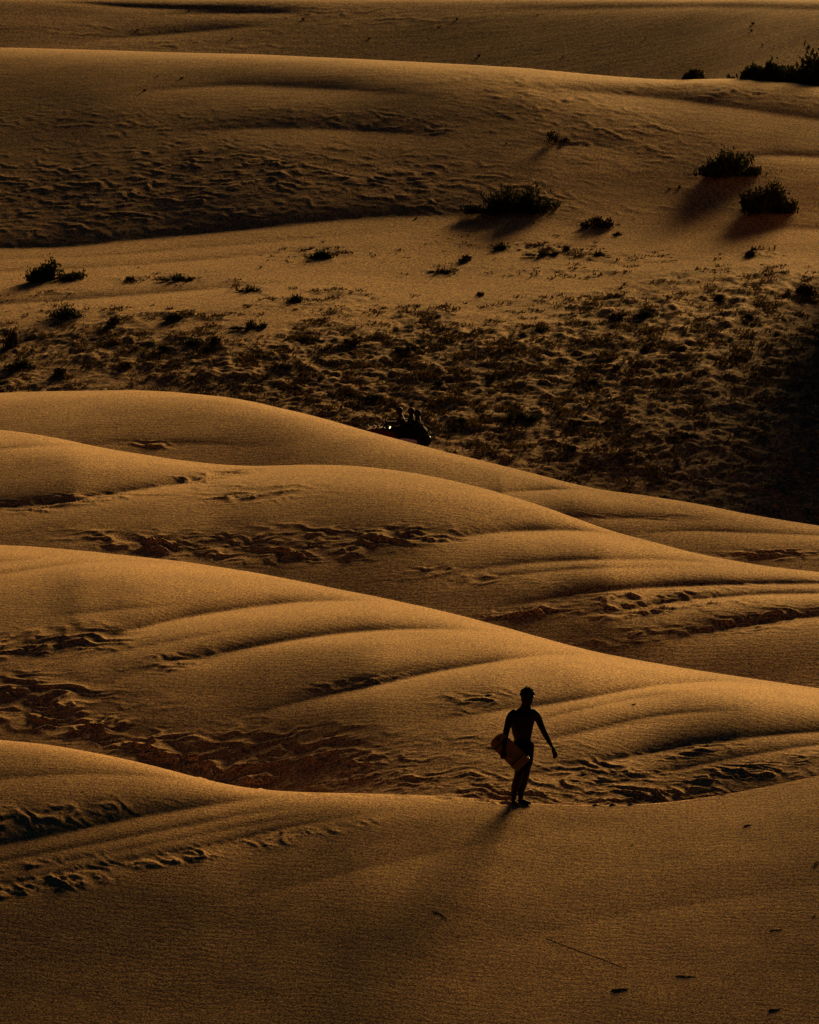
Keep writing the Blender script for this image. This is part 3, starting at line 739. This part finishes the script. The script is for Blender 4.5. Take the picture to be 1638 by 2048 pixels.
plate(bm, pl[::-1] if False else pl[::-1][::-1], -.012, .012, .004); bmesh.ops.recalc_face_normals(bm, faces=bm.faces[:])
bm_obj('deck', bm, M_board, bd)
for x0 in (.175, -.19):
    bm = bmesh.new(); boxb(bm, (x0, 0, .013), (.030, .288, .003)); bm_obj('band', bm, M_board_dark, bd)
bm = bmesh.new(); boxb(bm, (.135, 0, .013), (.010, .288, .003)); bm_obj('band', bm, M_board_dark, bd)
bm = bmesh.new()
star = [(.05*(1 if k % 2 == 0 else .42)*math.cos(R(90+36*k)), .05*(1 if k % 2 == 0 else .42)*math.sin(R(90+36*k))) for k in range(10)]
plate(bm, [(x-.262, y+.02) for x, y in star], .0122, .0136); bm_obj('star_emblem', bm, M_board_dark, bd)
bm = bmesh.new()
tube(bm, [(.02, -.03, .0125), (.04, .01, .0125), (.07, -.01, .0125), (.10, .03, .0125), (.09, .06, .0125)], .007, 6); tube(bm, [(.03, -.06, .0125), (.10, -.03, .0125)], .006, 6)
bm_obj('scroll_emblem', bm, M_board_dark, bd)

# --- the open buggy behind the dune, with three people
M_red = simple('dark red paint', (.10, .008, .012), .75, 0, .15, 8, .2)
M_lav = simple('worn lavender plastic', (.85, .55, .75), .5, 0, .3, 14)
M_black = simple('black frame', (.008, .008, .009), .9, 0, .2, 20, .05)
M_tyre = simple('tyre rubber', (.012, .012, .012), .9)
M_pale = simple('pale glowing plastic', (.80, .74, .42), .25, 0, .1, 10, .6)
_b = M_pale.node_tree.nodes['Principled BSDF']; _b.inputs['Emission Color'].default_value = (1, .85, .40, 1); _b.inputs['Emission Strength'].default_value = 1.6   # glow added to stand in for two small bright glints
M_grey = simple('scuffed grey metal', (.20, .19, .18), .6, .2)
base = at_uv(805, 886, 4)
def v_of(y_):
    x_ = base.x*y_/base.y; z_ = ground_at(x_, y_); return 1024+F*math.tan(math.atan(-z_/y_)-PITCH)
vy = min(np.linspace(base.y-9, base.y+1, 60), key=lambda y_: abs(v_of(y_)-890) + (0 if y_ > base.y-6 else 3)); vx = base.x*vy/base.y; base = Vector((vx, vy, ground_at(vx, vy)))
def pxz(z): return z
print('buggy', base, 'v', 1024+F*math.tan(math.atan(-base.z/base.y)-PITCH))
bg_ = empty('dune_buggy', base, R(2)); tag(bg_, 'open dark red and black buggy in the valley behind a dune crest, nose left', 'buggy')
bm = bmesh.new()
prof = [(-1.50, .42), (-1.50, .60), (-1.42, .70), (-.95, .76), (-.80, .70), (-.10, .52), (-.10, .34), (-1.2, .30)]
def extrude(bm, prof, y0, y1, bev=.02):
    a = [bm.verts.new((x, y0, z)) for x, z in prof]; b = [bm.verts.new((x, y1, z)) for x, z in prof]; n = len(prof)
    bm.faces.new(a); bm.faces.new(b[::-1])
    for k in range(n): bm.faces.new([a[k], b[k], b[(k+1) % n], a[(k+1) % n]])
    bmesh.ops.recalc_face_normals(bm, faces=bm.faces[:])
    if bev: bmesh.ops.bevel(bm, geom=bm.edges[:], offset=bev, segments=2, affect='EDGES')
extrude(bm, prof, -.50, .50); bm_obj('bonnet', bm, M_red, bg_)
bm = bmesh.new(); extrude(bm, [(-.12, .30), (-.40, .66), (-.66, .74), (-.62, .86), (-.30, .80), (.10, .84), (.75, .84), (1.02, .62), (1.08, .40), (.70, .28)], -.52, .52); bm_obj('tub', bm, M_black, bg_)
bm = bmesh.new(); extrude(bm, [(-.14, .30), (-.10, .37), (.15, .36), (.45, .31), (.68, .24), (.72, .17), (.55, .17), (.30, .24), (.0, .27)], -.66, -.58, .01); bm_obj('side_sill', bm, M_lav, bg_)
bm = bmesh.new()
for y_ in (-.48, .48): tube(bm, [(-.85, y_, .70), (-.62, y_, .97), (-.40, y_, .98), (.70, y_, .96), (.98, y_, .60)], .028)
for x_, z_ in ((-.62, .97), (.70, .96)): tube(bm, [(x_, -.48, z_), (x_, .48, z_)], .026)
bm_obj('roll_bar', bm, M_black, bg_, True)
bm = bmesh.new(); boxb(bm, (-.66, 0, .84), (.10, .80, .22), Matrix.Rotation(R(-25), 4, 'Y'), .03); boxb(bm, (-.52, .1, .86), (.16, .5, .14), None, .03); bm_obj('dashboard', bm, M_black, bg_)
bm = bmesh.new()
bmesh.ops.create_circle(bm, segments=8, radius=.02)
bm.clear(); tube(bm, [(-.36+.05*math.cos(a), -.2+.17*math.sin(a), .86+.14*math.cos(a)) for a in np.linspace(0, 2*math.pi, 17)], .014, 6, False); bm_obj('steering_wheel', bm, M_black, bg_, True)
for x_ in (-1.37, -1.14, -.96):
    bm = bmesh.new(); tube(bm, [(x_-.05, -.2, .80), (x_, -.2, .80), (x_+.05, -.2, .80)], [.050, .055, .030], 12); boxb(bm, (x_, -.2, .735), (.03, .03, .06)); bm_obj('lamp', bm, M_grey, bg_, True)
bm = bmesh.new(); boxb(bm, (-.50, -.56, .80), (.05, .02, .09), Matrix.Rotation(R(25), 4, 'Y'), .008); o = bm_obj('glint_plate', bm, M_pale, bg_); o['label'] = 'small lit yellow side lamp'  # glowing plate added for the glint beside the dashboard
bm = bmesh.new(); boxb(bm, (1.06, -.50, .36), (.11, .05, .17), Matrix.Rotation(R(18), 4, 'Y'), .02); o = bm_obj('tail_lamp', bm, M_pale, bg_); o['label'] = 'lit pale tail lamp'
bm = bmesh.new(); tube(bm, [(1.02, -.5, .52), (1.14, -.4, .50), (1.14, .4, .50), (1.02, .5, .52)], .03); bm_obj('bumper', bm, M_black, bg_, True)
for x_ in (0.25, .62):
    bm = bmesh.new(); boxb(bm, (x_, 0, .52), (.30, .9, .12), None, .04); boxb(bm, (x_+.16, 0, .72), (.08, .9, .42), Matrix.Rotation(R(10), 4, 'Y'), .03); bm_obj('seat', bm, M_black, bg_)
for x_, y_ in ((-1.12, -.56), (-1.12, .56), (.85, -.58), (.85, .58)):
    w_ = bm = bmesh.new(); n = 24
    prof_ = [(.13, -.10), (.25, -.11), (.285, -.06), (.285, .06), (.25, .11), (.13, .10)]
    rr = [[bm.verts.new((x_+math.cos(2*math.pi*k/n)*(r_+(.012 if k % 2 and r_ > .27 else 0)), y_+q_, .285+math.sin(2*math.pi*k/n)*(r_+(.012 if k % 2 and r_ > .27 else 0)))) for k in range(n)] for r_, q_ in prof_]
    for i in range(len(rr)):
        for k in range(n): bm.faces.new([rr[i][k], rr[i][(k+1) % n], rr[(i+1) % len(rr)][(k+1) % n], rr[(i+1) % len(rr)][k]])
    bmesh.ops.recalc_face_normals(bm, faces=bm.faces[:])
    wo_ = bm_obj('wheel', bm, M_tyre, bg_, True)
    bm = bmesh.new(); tube(bm, [(x_, y_-.07, .285), (x_, y_+.07, .285)], .14, 16)
    for k in range(5): a = 2*math.pi*k/5; boxb(bm, (x_+.08*math.cos(a), y_-.075, .285+.08*math.sin(a)), (.03, .02, .03))
    bm_obj('rim', bm, M_black, wo_, True)
M_shirt = simple('dark shirt', (.014, .013, .018), .9); M_top = simple('faded plum shirt', (.05, .03, .045), .9)
def rider(x, y, seat, lean, label, cloth, headr=1.0, reach=.42, turn=math.pi):
    """seated figure, hips at (x, y, seat)"""
    dx = math.cos(turn)
    p = empty('person', base + Vector((x, y, -.06)), 0, (1.4, 1.35, 1.12)); tag(p, label, 'person', 'people riding in the buggy')
    s_ = seat; N_ = [(0, 0, s_, .15, .13), (.04*lean*dx, 0, s_+.20, .13, .11), (.11*lean*dx, 0, s_+.42, .16, .12), (.13*lean*dx, 0, s_+.49, .09), (.15*lean*dx, 0, s_+.57, .08)]
    E_ = [(0, 1), (1, 2), (2, 3), (3, 4)]
    for sg in (-1, 1):
        k = len(N_); cx = .11*lean*dx
        N_ += [(cx, sg*.17, s_+.42, .06), (cx+.12*dx, sg*.23, s_+.20, .048), (cx+reach*dx*.8, sg*.16, s_+.22, .038), (cx+(reach*.8+.07)*dx, sg*.15, s_+.23, .034)]
        E_ += [(2, k), (k, k+1), (k+1, k+2), (k+2, k+3)]
        k = len(N_); N_ += [(.12*dx, sg*.10, s_-.01, .09), (.42*dx, sg*.13, s_+.06, .07), (.46*dx, sg*.13, s_-.15, .055)]
        E_ += [(0, k), (k, k+1), (k+1, k+2)]
    hc = (.17*lean*dx, 0, s_+.65)
    v, f = join([skin_mesh(N_, E_, 0, 1)] + head_shape(hc, headr, turn) + [chain([((.11*lean+reach*.8+.07)*dx, sg*.15, s_+.23, .03), ((.11*lean+reach*.8+.13)*dx, sg*.15, s_+.22, .02)]) for sg in (-1, 1)])
    mesh_obj('body', v, f, M_skin, p, True)
    v, f = skin_mesh([(0, 0, s_+.02, .165, .14), (.04*lean*dx, 0, s_+.20, .145, .125), (.11*lean*dx, 0, s_+.42, .172, .132), (.11*lean*dx, -.18, s_+.42, .070), ((.11*lean+.08)*dx, -.225, s_+.28, .062), (.11*lean*dx, .18, s_+.42, .070), ((.11*lean+.08)*dx, .225, s_+.28, .062)],
                     [(0, 1), (1, 2), (2, 3), (3, 4), (2, 5), (5, 6)], 0, 1)
    mesh_obj('shirt', v, f, cloth, p, True)
    v, f = ellipsoid((hc[0]-.006*dx, hc[1], hc[2]+.022*headr), (.092*headr, .095*headr, .112*headr), 16, 10)
    mesh_obj('hair', v, f, M_hair, p, True)
    return p
rider(.13, -.18, .66, 1.0, 'driver leaning to the steering wheel of the buggy, frontmost and highest of three', M_shirt, 1.12, .5)
rider(.46, .08, .62, .4, 'middle one of the three dark figures seated in the buggy', M_shirt, 1.08)
rider(.70, -.12, .56, .3, 'hindmost passenger in the buggy, plum shirt, just ahead of the rear wheel', M_top, 1.08)

# --- shrubs
def leafy(name, w, h, nshoot, nleaf, leaf, mat, parent, rs, lean=0.0, dome=1.0, drop=0.25, flat=.6):
    """shoots in uneven clumps, each set with many small leaves"""
    V_, F_ = [], []; nc = max(4, min(9, int(nshoot/30)))
    cl = []
    for k in range(nc):
        cx = (rs.rand()*2-1)*(1 if k > nc*.3 else .5); cy = (rs.rand()*2-1)*math.sqrt(max(0, 1-cx*cx))
        hh = h*max(.22, 1-dome*abs(cx)**1.6*.8)*(.5+.5*rs.rand()) if k else h
        cl.append((cx*w*.40, cy*w*.5*flat, hh, rs.rand()*.5+.5))
    for k in range(nshoot):
        cx, cy, hh, sp = cl[rs.randint(nc)]
        R_ = w*.13*sp*(1 if rs.rand() > .12 else 2.2)
        wisp = 1.35 if rs.rand() > .9 else 1.0
        tip = Vector((cx+rs.randn()*R_*.8+lean*hh*(.5+.5*rs.rand())+cx*.30*wisp, cy+rs.randn()*R_, hh*(.45+.55*rs.rand())*wisp))
        b0 = Vector((cx+rs.randn()*R_*.9, cy+rs.randn()*R_*.9, -.08))
        for q in range(nleaf):
            t = drop+(1-drop)*(q+rs.rand())/nleaf
            c = b0.lerp(tip, t) + Vector((rs.randn(), rs.randn(), rs.randn()))*(.03*h+leaf*.25)
            c.z = max(.02, c.z)
            d = Vector((rs.randn()*.6, rs.randn()*.6, .55+rs.rand())).normalized(); s_ = d.cross(Vector((rs.randn(), rs.randn(), rs.randn()))).normalized()
            L = leaf*(.55+.8*rs.rand()); i = len(V_)
            V_ += [c-d*L*.5, c+s_*L*.24, c+d*L*.5, c-s_*L*.24]; F_.append((i, i+1, i+2, i+3))
    return mesh_obj(name, V_, F_, mat, parent)
def stems(w, h, n, parent, rs, r0=.03, lean=0):
    bm = bmesh.new()
    for k in range(n):
        a = 2*math.pi*k/n + rs.rand(); e = Vector((math.cos(a)*w*.34*(.4+.6*rs.rand())+lean*h, math.sin(a)*w*.25*rs.rand(), h*(.5+.35*rs.rand())))
        tube(bm, [(0, 0, -.15), e*.35+Vector((0, 0, .08*h)), e*.7+Vector((rs.randn()*.05, rs.randn()*.05, 0)), e], [r0, r0*.7, r0*.45, r0*.2], 5)
    return bm_obj('stem', bm, M_stem, parent)
def px_at(p): return F/(p.y*math.cos(PITCH)-p.z*math.sin(PITCH))
def shrub(name, pos, wpx, hpx, label, cat='shrub', ns=220, nl=16, leaf=.16, mat=None, lean=0, dome=1.0, seed=1, twiggy=False, flat=.6, group=None):
    k = px_at(pos); w, h = wpx/k, hpx/k; rs = np.random.RandomState(seed)
    o = empty(name, pos, rs.rand()*.4-.2); tag(o, label, cat, group)
    leafy('crown', w, h, ns, nl, leaf, mat or M_leaf, o, rs, lean, dome, .1 if not twiggy else .35, flat)
    stems(w, h*(1.15 if twiggy else .85), 9 if not twiggy else 16, o, rs, .03, lean)
    return o
shrub('shrub', at_uv(1030, 424, 4), 176, 50, 'wide dark green shrub alone on the sand, trailing low to the right', ns=330, leaf=.22, lean=.25, seed=3)
shrub('shrub', at_uv(1442, 348, 4), 132, 46, 'dark shrub on the small sandy rise at upper right, its top sweeping right', ns=260, leaf=.24, lean=.5, seed=5, dome=.8)
shrub('shrub', at_uv(1532, 420, 4), 116, 60, 'bushy shrub with bare twigs at its left, lower of the two at upper right', ns=260, leaf=.24, seed=7, lean=-.1)
shrub('shrub', at_uv(98, 560, 4), 118, 40, 'rounded dark shrub at the left edge of the valley, sloping away to the left', ns=220, leaf=.18, seed=9, lean=.2)
shrub('dry_bush', at_uv(1112, 286, 4), 46, 28, 'scraggy half-bare bush high on the dune face', 'bush', ns=26, nl=7, leaf=.16, mat=M_leaf2, seed=11, twiggy=True)
shrub('dry_bush', at_uv(1202, 455, 4), 64, 22, 'low brown bush on a sand hump below the wide shrub', 'bush', ns=90, nl=8, leaf=.18, mat=M_leaf2, seed=13, twiggy=True)
def behind_crest(u, dy):
    j = col_of(u); r = np.where(SEG == 4)[0][-1]; yy = Y[r, j]+dy; xx = X[r, j]*yy/Y[r, j]
    return Vector((xx, yy, ground_at(xx, yy)))
shrub('shrub', behind_crest(1392, 2.0), 50, 20, 'small ragged shrub peeping over the far crest, left of the thicket', ns=60, nl=12, leaf=.34, seed=15)
shrub('shrub', behind_crest(1535, 2.0), 150, 36, 'long low thicket growing just behind the far crest', ns=300, nl=16, leaf=.40, seed=17, dome=.6, lean=.2)
shrub('shrub', behind_crest(1640, 3.0), 100, 74, 'tall dark thicket behind the far crest at the right edge', ns=340, nl=20, leaf=.40, seed=19, dome=.5)
# low dark scrub bushes of the valley that one can pick out
low = [(1035,838,84,22,'low dark bush standing clear on the valley floor right of the buggy'), (1230,640,60,18,None), (1300,636,56,18,None), (1610,588,80,24,'dark spreading bush at the right end of the scrub'),
 (650,516,90,20,'dark scrub cushion above the scattered bushes, mid left'), (355,560,62,14,'flat bush on clear sand, second one right of the rounded left-edge shrub'), (258,562,34,10,'tiny bush on clear sand, first one right of the rounded left-edge shrub'), (150,634,90,26,'broad dark patch of bush low in the left of the valley'), (228,650,60,18,None), (355,640,70,18,None),
 (500,655,64,20,'humped dark bush at the tip of the bare sand tongue'), (20,694,70,40,'dark bush crowning the sand knoll at the left edge'), (60,735,80,24,None), (120,750,60,18,None), (596,604,60,18,'bush at the upper edge of the scrub, right of the humped bush'), (500,582,40,12,'small bush on sand straight above the humped bush'),
 (1140,905,44,14,None), (1370,706,40,12,None), (930,520,60,14,'low bush on sand below the left end of the wide trailing shrub'), (1005,498,50,14,None), (1085,512,60,14,None), (1130,500,40,12,None), (1205,512,40,12,None), (1500,512,46,12,'longer and lower of two touching bushes on open sand at right'), (1510,502,24,8,'smaller and upper of two touching bushes on open sand at right'), (880,545,40,10,'lone small bush on open sand left of the upper scrub patch'), (960,590,30,8,'tiny lone bush on the bare sand above the dense scrub, mid-valley'),
 (760,800,70,14,None), (1230,742,46,14,None), (1190,770,40,12,None), (820,700,56,14,None), (700,690,50,14,None), (400,690,70,16,None), (430,690,60,16,None), (330,700,50,12,None), (560,740,50,14,None), (980,760,50,12,None), (1090,660,44,12,None),
 (1440,600,50,12,None), (1500,640,46,12,None), (1370,880,50,14,'low bush at the edge of the deep shade in the right of the valley'), (1150,850,40,12,None), (930,850,40,12,None), (1290,700,50,12,None), (880,770,40,12,None), (640,760,50,12,None), (250,735,50,14,None), (1240,470,24,7,'speck of a bush just right of the low brown bush on its hump')]
protos = []
for i in range(5):
    rs = np.random.RandomState(60+i); k = 38.0
    o = empty('low_bush', (0, 0, 0)); leafy('crown', 1.5, .40, 90, 9, .13, (M_leaf, M_leaf2)[i % 2], o, rs, (.2, -.2, 0)[i % 3], 1.0, .05, .7); stems(1.4, .36, 7, o, rs, .016); protos.append(o)
used = set()
for i, (u_, v_, w_, h_, lab) in enumerate(low):
    pos = at_uv(u_, v_, 4); k = px_at(pos); p = protos[i % 5]
    if i % 5 in used:
        q = p.copy(); COL.objects.link(q)
        for ch in p.children:
            c_ = ch.copy(); COL.objects.link(c_); c_.parent = q; c_.matrix_parent_inverse = ch.matrix_parent_inverse
    else: q = p; used.add(i % 5)
    q.location = pos; q.scale = (w_/k/1.5, w_/k/1.5*.9, h_/k/.40*.85); q.rotation_euler = (0, 0, (i*37 % 7-3)*.12)
    tag(q, lab or 'low dark bush among the scrub of the valley floor', 'bush', 'low bushes scattered in the valley scrub')
# single tufts on the bare slopes
dots = [(1075,30,5),(912,40,5),(878,55,5),(1290,76,5),(1508,48,5),(1503,63,5),(1525,92,5),(1125,115,5),(960,113,5),(275,60,5),(377,23,5),(605,40,5),(740,79,5),(465,78,5),(315,153,4),(288,180,4),(363,156,4),(1012,288,4),(1360,375,4),(1340,378,4),(1065,447,4),(275,536,4),(832,440,4),(522,535,4)]
tuft0 = None
for i, (u_, v_, sg_) in enumerate(dots):
    pos = at_uv(u_, v_, sg_); k = px_at(pos)
    if tuft0 is None:
        tuft0 = q = empty('grass_tuft', pos); leafy('foliage', .5, .3, 22, 5, .12, M_leaf, q, np.random.RandomState(90), 0, .6, .1, .8)
    else:
        q = tuft0.copy(); COL.objects.link(q); c_ = tuft0.children[0].copy(); COL.objects.link(c_); c_.parent = q
    q.location = pos; s_ = 8/k/.5*(.7+.1*(i*5 % 7)); q.scale = (s_, s_, s_*.9); q.rotation_euler = (0, 0, i*1.3)
    tag(q, 'tiny dark tuft on the farthest bare dune slope' if sg_ == 5 else 'tiny dark tuft on the broad dune face above the scrub', 'tuft', 'lone tufts on the farthest slope' if sg_ == 5 else 'lone tufts on the broad dune face')
# the ground cover nobody could count
rs = np.random.RandomState(77)
r_ = np.where(SEG == 4)[0]; cs = np.where((us > -520) & (us < 2150))[0]
prob = SCR[np.ix_(r_, cs)]; areaw = np.gradient(Y[:, 0])[r_][:, None]*np.gradient(us)[cs][None]/2.4
cl = np.clip(fbm(X[np.ix_(r_, cs)]/1.1, Y[np.ix_(r_, cs)]/1.6, 3, 70)+.25, .03, 1)**1.5
prob = (prob*areaw*cl*(1-.8*sstep(1250, 1450, U[np.ix_(r_, cs)])*sstep(740, 860, V[np.ix_(r_, cs)]))).ravel(); prob /= prob.sum()
pick = rs.choice(len(prob), 10500, p=prob); NB = 9
ri, ci = r_[pick//len(cs)], cs[pick % len(cs)]
P0_ = np.stack([X[ri, ci], Y[ri, ci], Z[ri, ci]], -1)
sz = (.035+.10*rs.rand(len(pick))**2)*(1+.9*(rs.rand(len(pick)) > .95))
a = rs.rand(len(pick), NB)*2*np.pi; rr = np.sqrt(rs.rand(len(pick), NB))*sz[:, None]*3.0
b0 = P0_[:, None, :] + np.stack([np.cos(a)*rr, np.sin(a)*rr, -0.02+0*rr], -1)
d = np.stack([rs.randn(len(pick), NB)*.35, rs.randn(len(pick), NB)*.35, np.ones((len(pick), NB))], -1)*sz[:, None, None]*(.5+.8*rs.rand(len(pick), NB))[..., None]
wv_ = np.stack([np.cos(a*3), np.sin(a*3), 0*a], -1)*(.025+.025*rs.rand(len(pick), NB))[..., None]
tri = np.stack([b0-wv_, b0+wv_, b0+d*.7+wv_*1.2, b0+d], 2).reshape(-1, 3)
me = bpy.data.meshes.new('scrub'); nq = len(tri)//4
me.vertices.add(len(tri)); me.vertices.foreach_set('co', tri.astype(np.float32).ravel())
me.loops.add(nq*4); me.loops.foreach_set('vertex_index', np.arange(nq*4, dtype=np.int32))
me.polygons.add(nq); me.polygons.foreach_set('loop_start', np.arange(nq, dtype=np.int32)*4); me.update(calc_edges=True)
me.materials.append(M_dry); o = bpy.data.objects.new('scrub', me); COL.objects.link(o)
tag(o, 'ragged dark ground cover over the hummocky valley floor', 'scrub', kind='stuff')

# --- litter on the near sand
def twig(u, v, sg, L, ang, label, name='twig', thick=.006, n=3, cat='twig'):
    pos = at_uv(u, v, sg); thick *= .6; L *= .85; rs = np.random.RandomState(int(u)); bm = bmesh.new(); d = Vector((math.cos(ang), math.sin(ang), 0))
    def gp(q, lift): w = pos + q; return Vector((q.x, q.y, ground_at(w.x, w.y)-pos.z+lift))
    pts = [gp(d*L*(t-.5)+Vector((rs.randn(), rs.randn(), 0))*L*.04, thick*.3+abs(rs.randn())*thick*.5) for t in (0, .25, .5, .75, 1)]
    tube(bm, pts, [thick, thick*1.1, thick, thick*.8, thick*.4], 6)
    for k in range(n):
        p0 = pts[1+k % 3]; e = d*L*.2*rs.rand() + Vector((-d.y, d.x, 0))*L*.3*(1 if k % 2 else -1); e.z = .006+.03*rs.rand()*L/.3
        tube(bm, [p0, p0+e*.5+Vector((0, 0, .01)), p0+e], [thick*.7, thick*.5, thick*.2], 5)
    o = bm_obj(name, bm, M_stem, None); o.location = pos; tag(o, label, cat)
twig(1495, 1652, 0, .16, .2, 'small dark forked twig on the smooth sand right of the man', thick=.011)
twig(1264, 1690, 0, .08, 1.2, 'tiny upright sprig on the sand, down and right of the man\'s feet', thick=.008)
twig(1634, 1727, 0, .12, .6, 'dark sprig at the right edge, below the forked twig', thick=.014)
twig(1630, 1831, 0, .12, .9, 'small sprig at the right edge, nearest the lower corner', thick=.010)
twig(1553, 1858, 0, .24, .05, 'thin flat twig near the right edge, low in the foreground', thick=.007)
twig(880, 1830, 0, .36, -.75, 'long reddish twig lying slantwise in the centre foreground', thick=.008, n=4)
twig(1266, 1409, 1, .10, .4, 'lone dark scrap on the lit slope right of the man\'s head', thick=.014)
twig(1370, 1953, 0, .30, -.08, 'flat strip of driftwood low at the right', 'driftwood', .009, 1, 'driftwood')
twig(1240, 1980, 0, .28, .0, 'thickest piece of driftwood, lying level near the bottom edge', 'driftwood', .015, 1, 'driftwood')
twig(1550, 2020, 0, .22, .1, 'scrap of driftwood near the bottom right corner', 'driftwood', .012, 1, 'driftwood')
# a long thin reed half sunk in the sand
a_, b_ = at_uv(1092, 1877, 0), at_uv(1252, 1937, 0); bm = bmesh.new(); pts = []
for t in np.linspace(0, 1, 14):
    q = a_.lerp(b_, t); pts.append(Vector((q.x-a_.x, q.y-a_.y, ground_at(q.x, q.y)-a_.z+.0005)))
tube(bm, pts, [.0026]*13+[.0015], 6); o = bm_obj('reed', bm, M_stem2); o.location = a_; tag(o, 'long straight reed lying half buried in the foreground sand', 'reed')
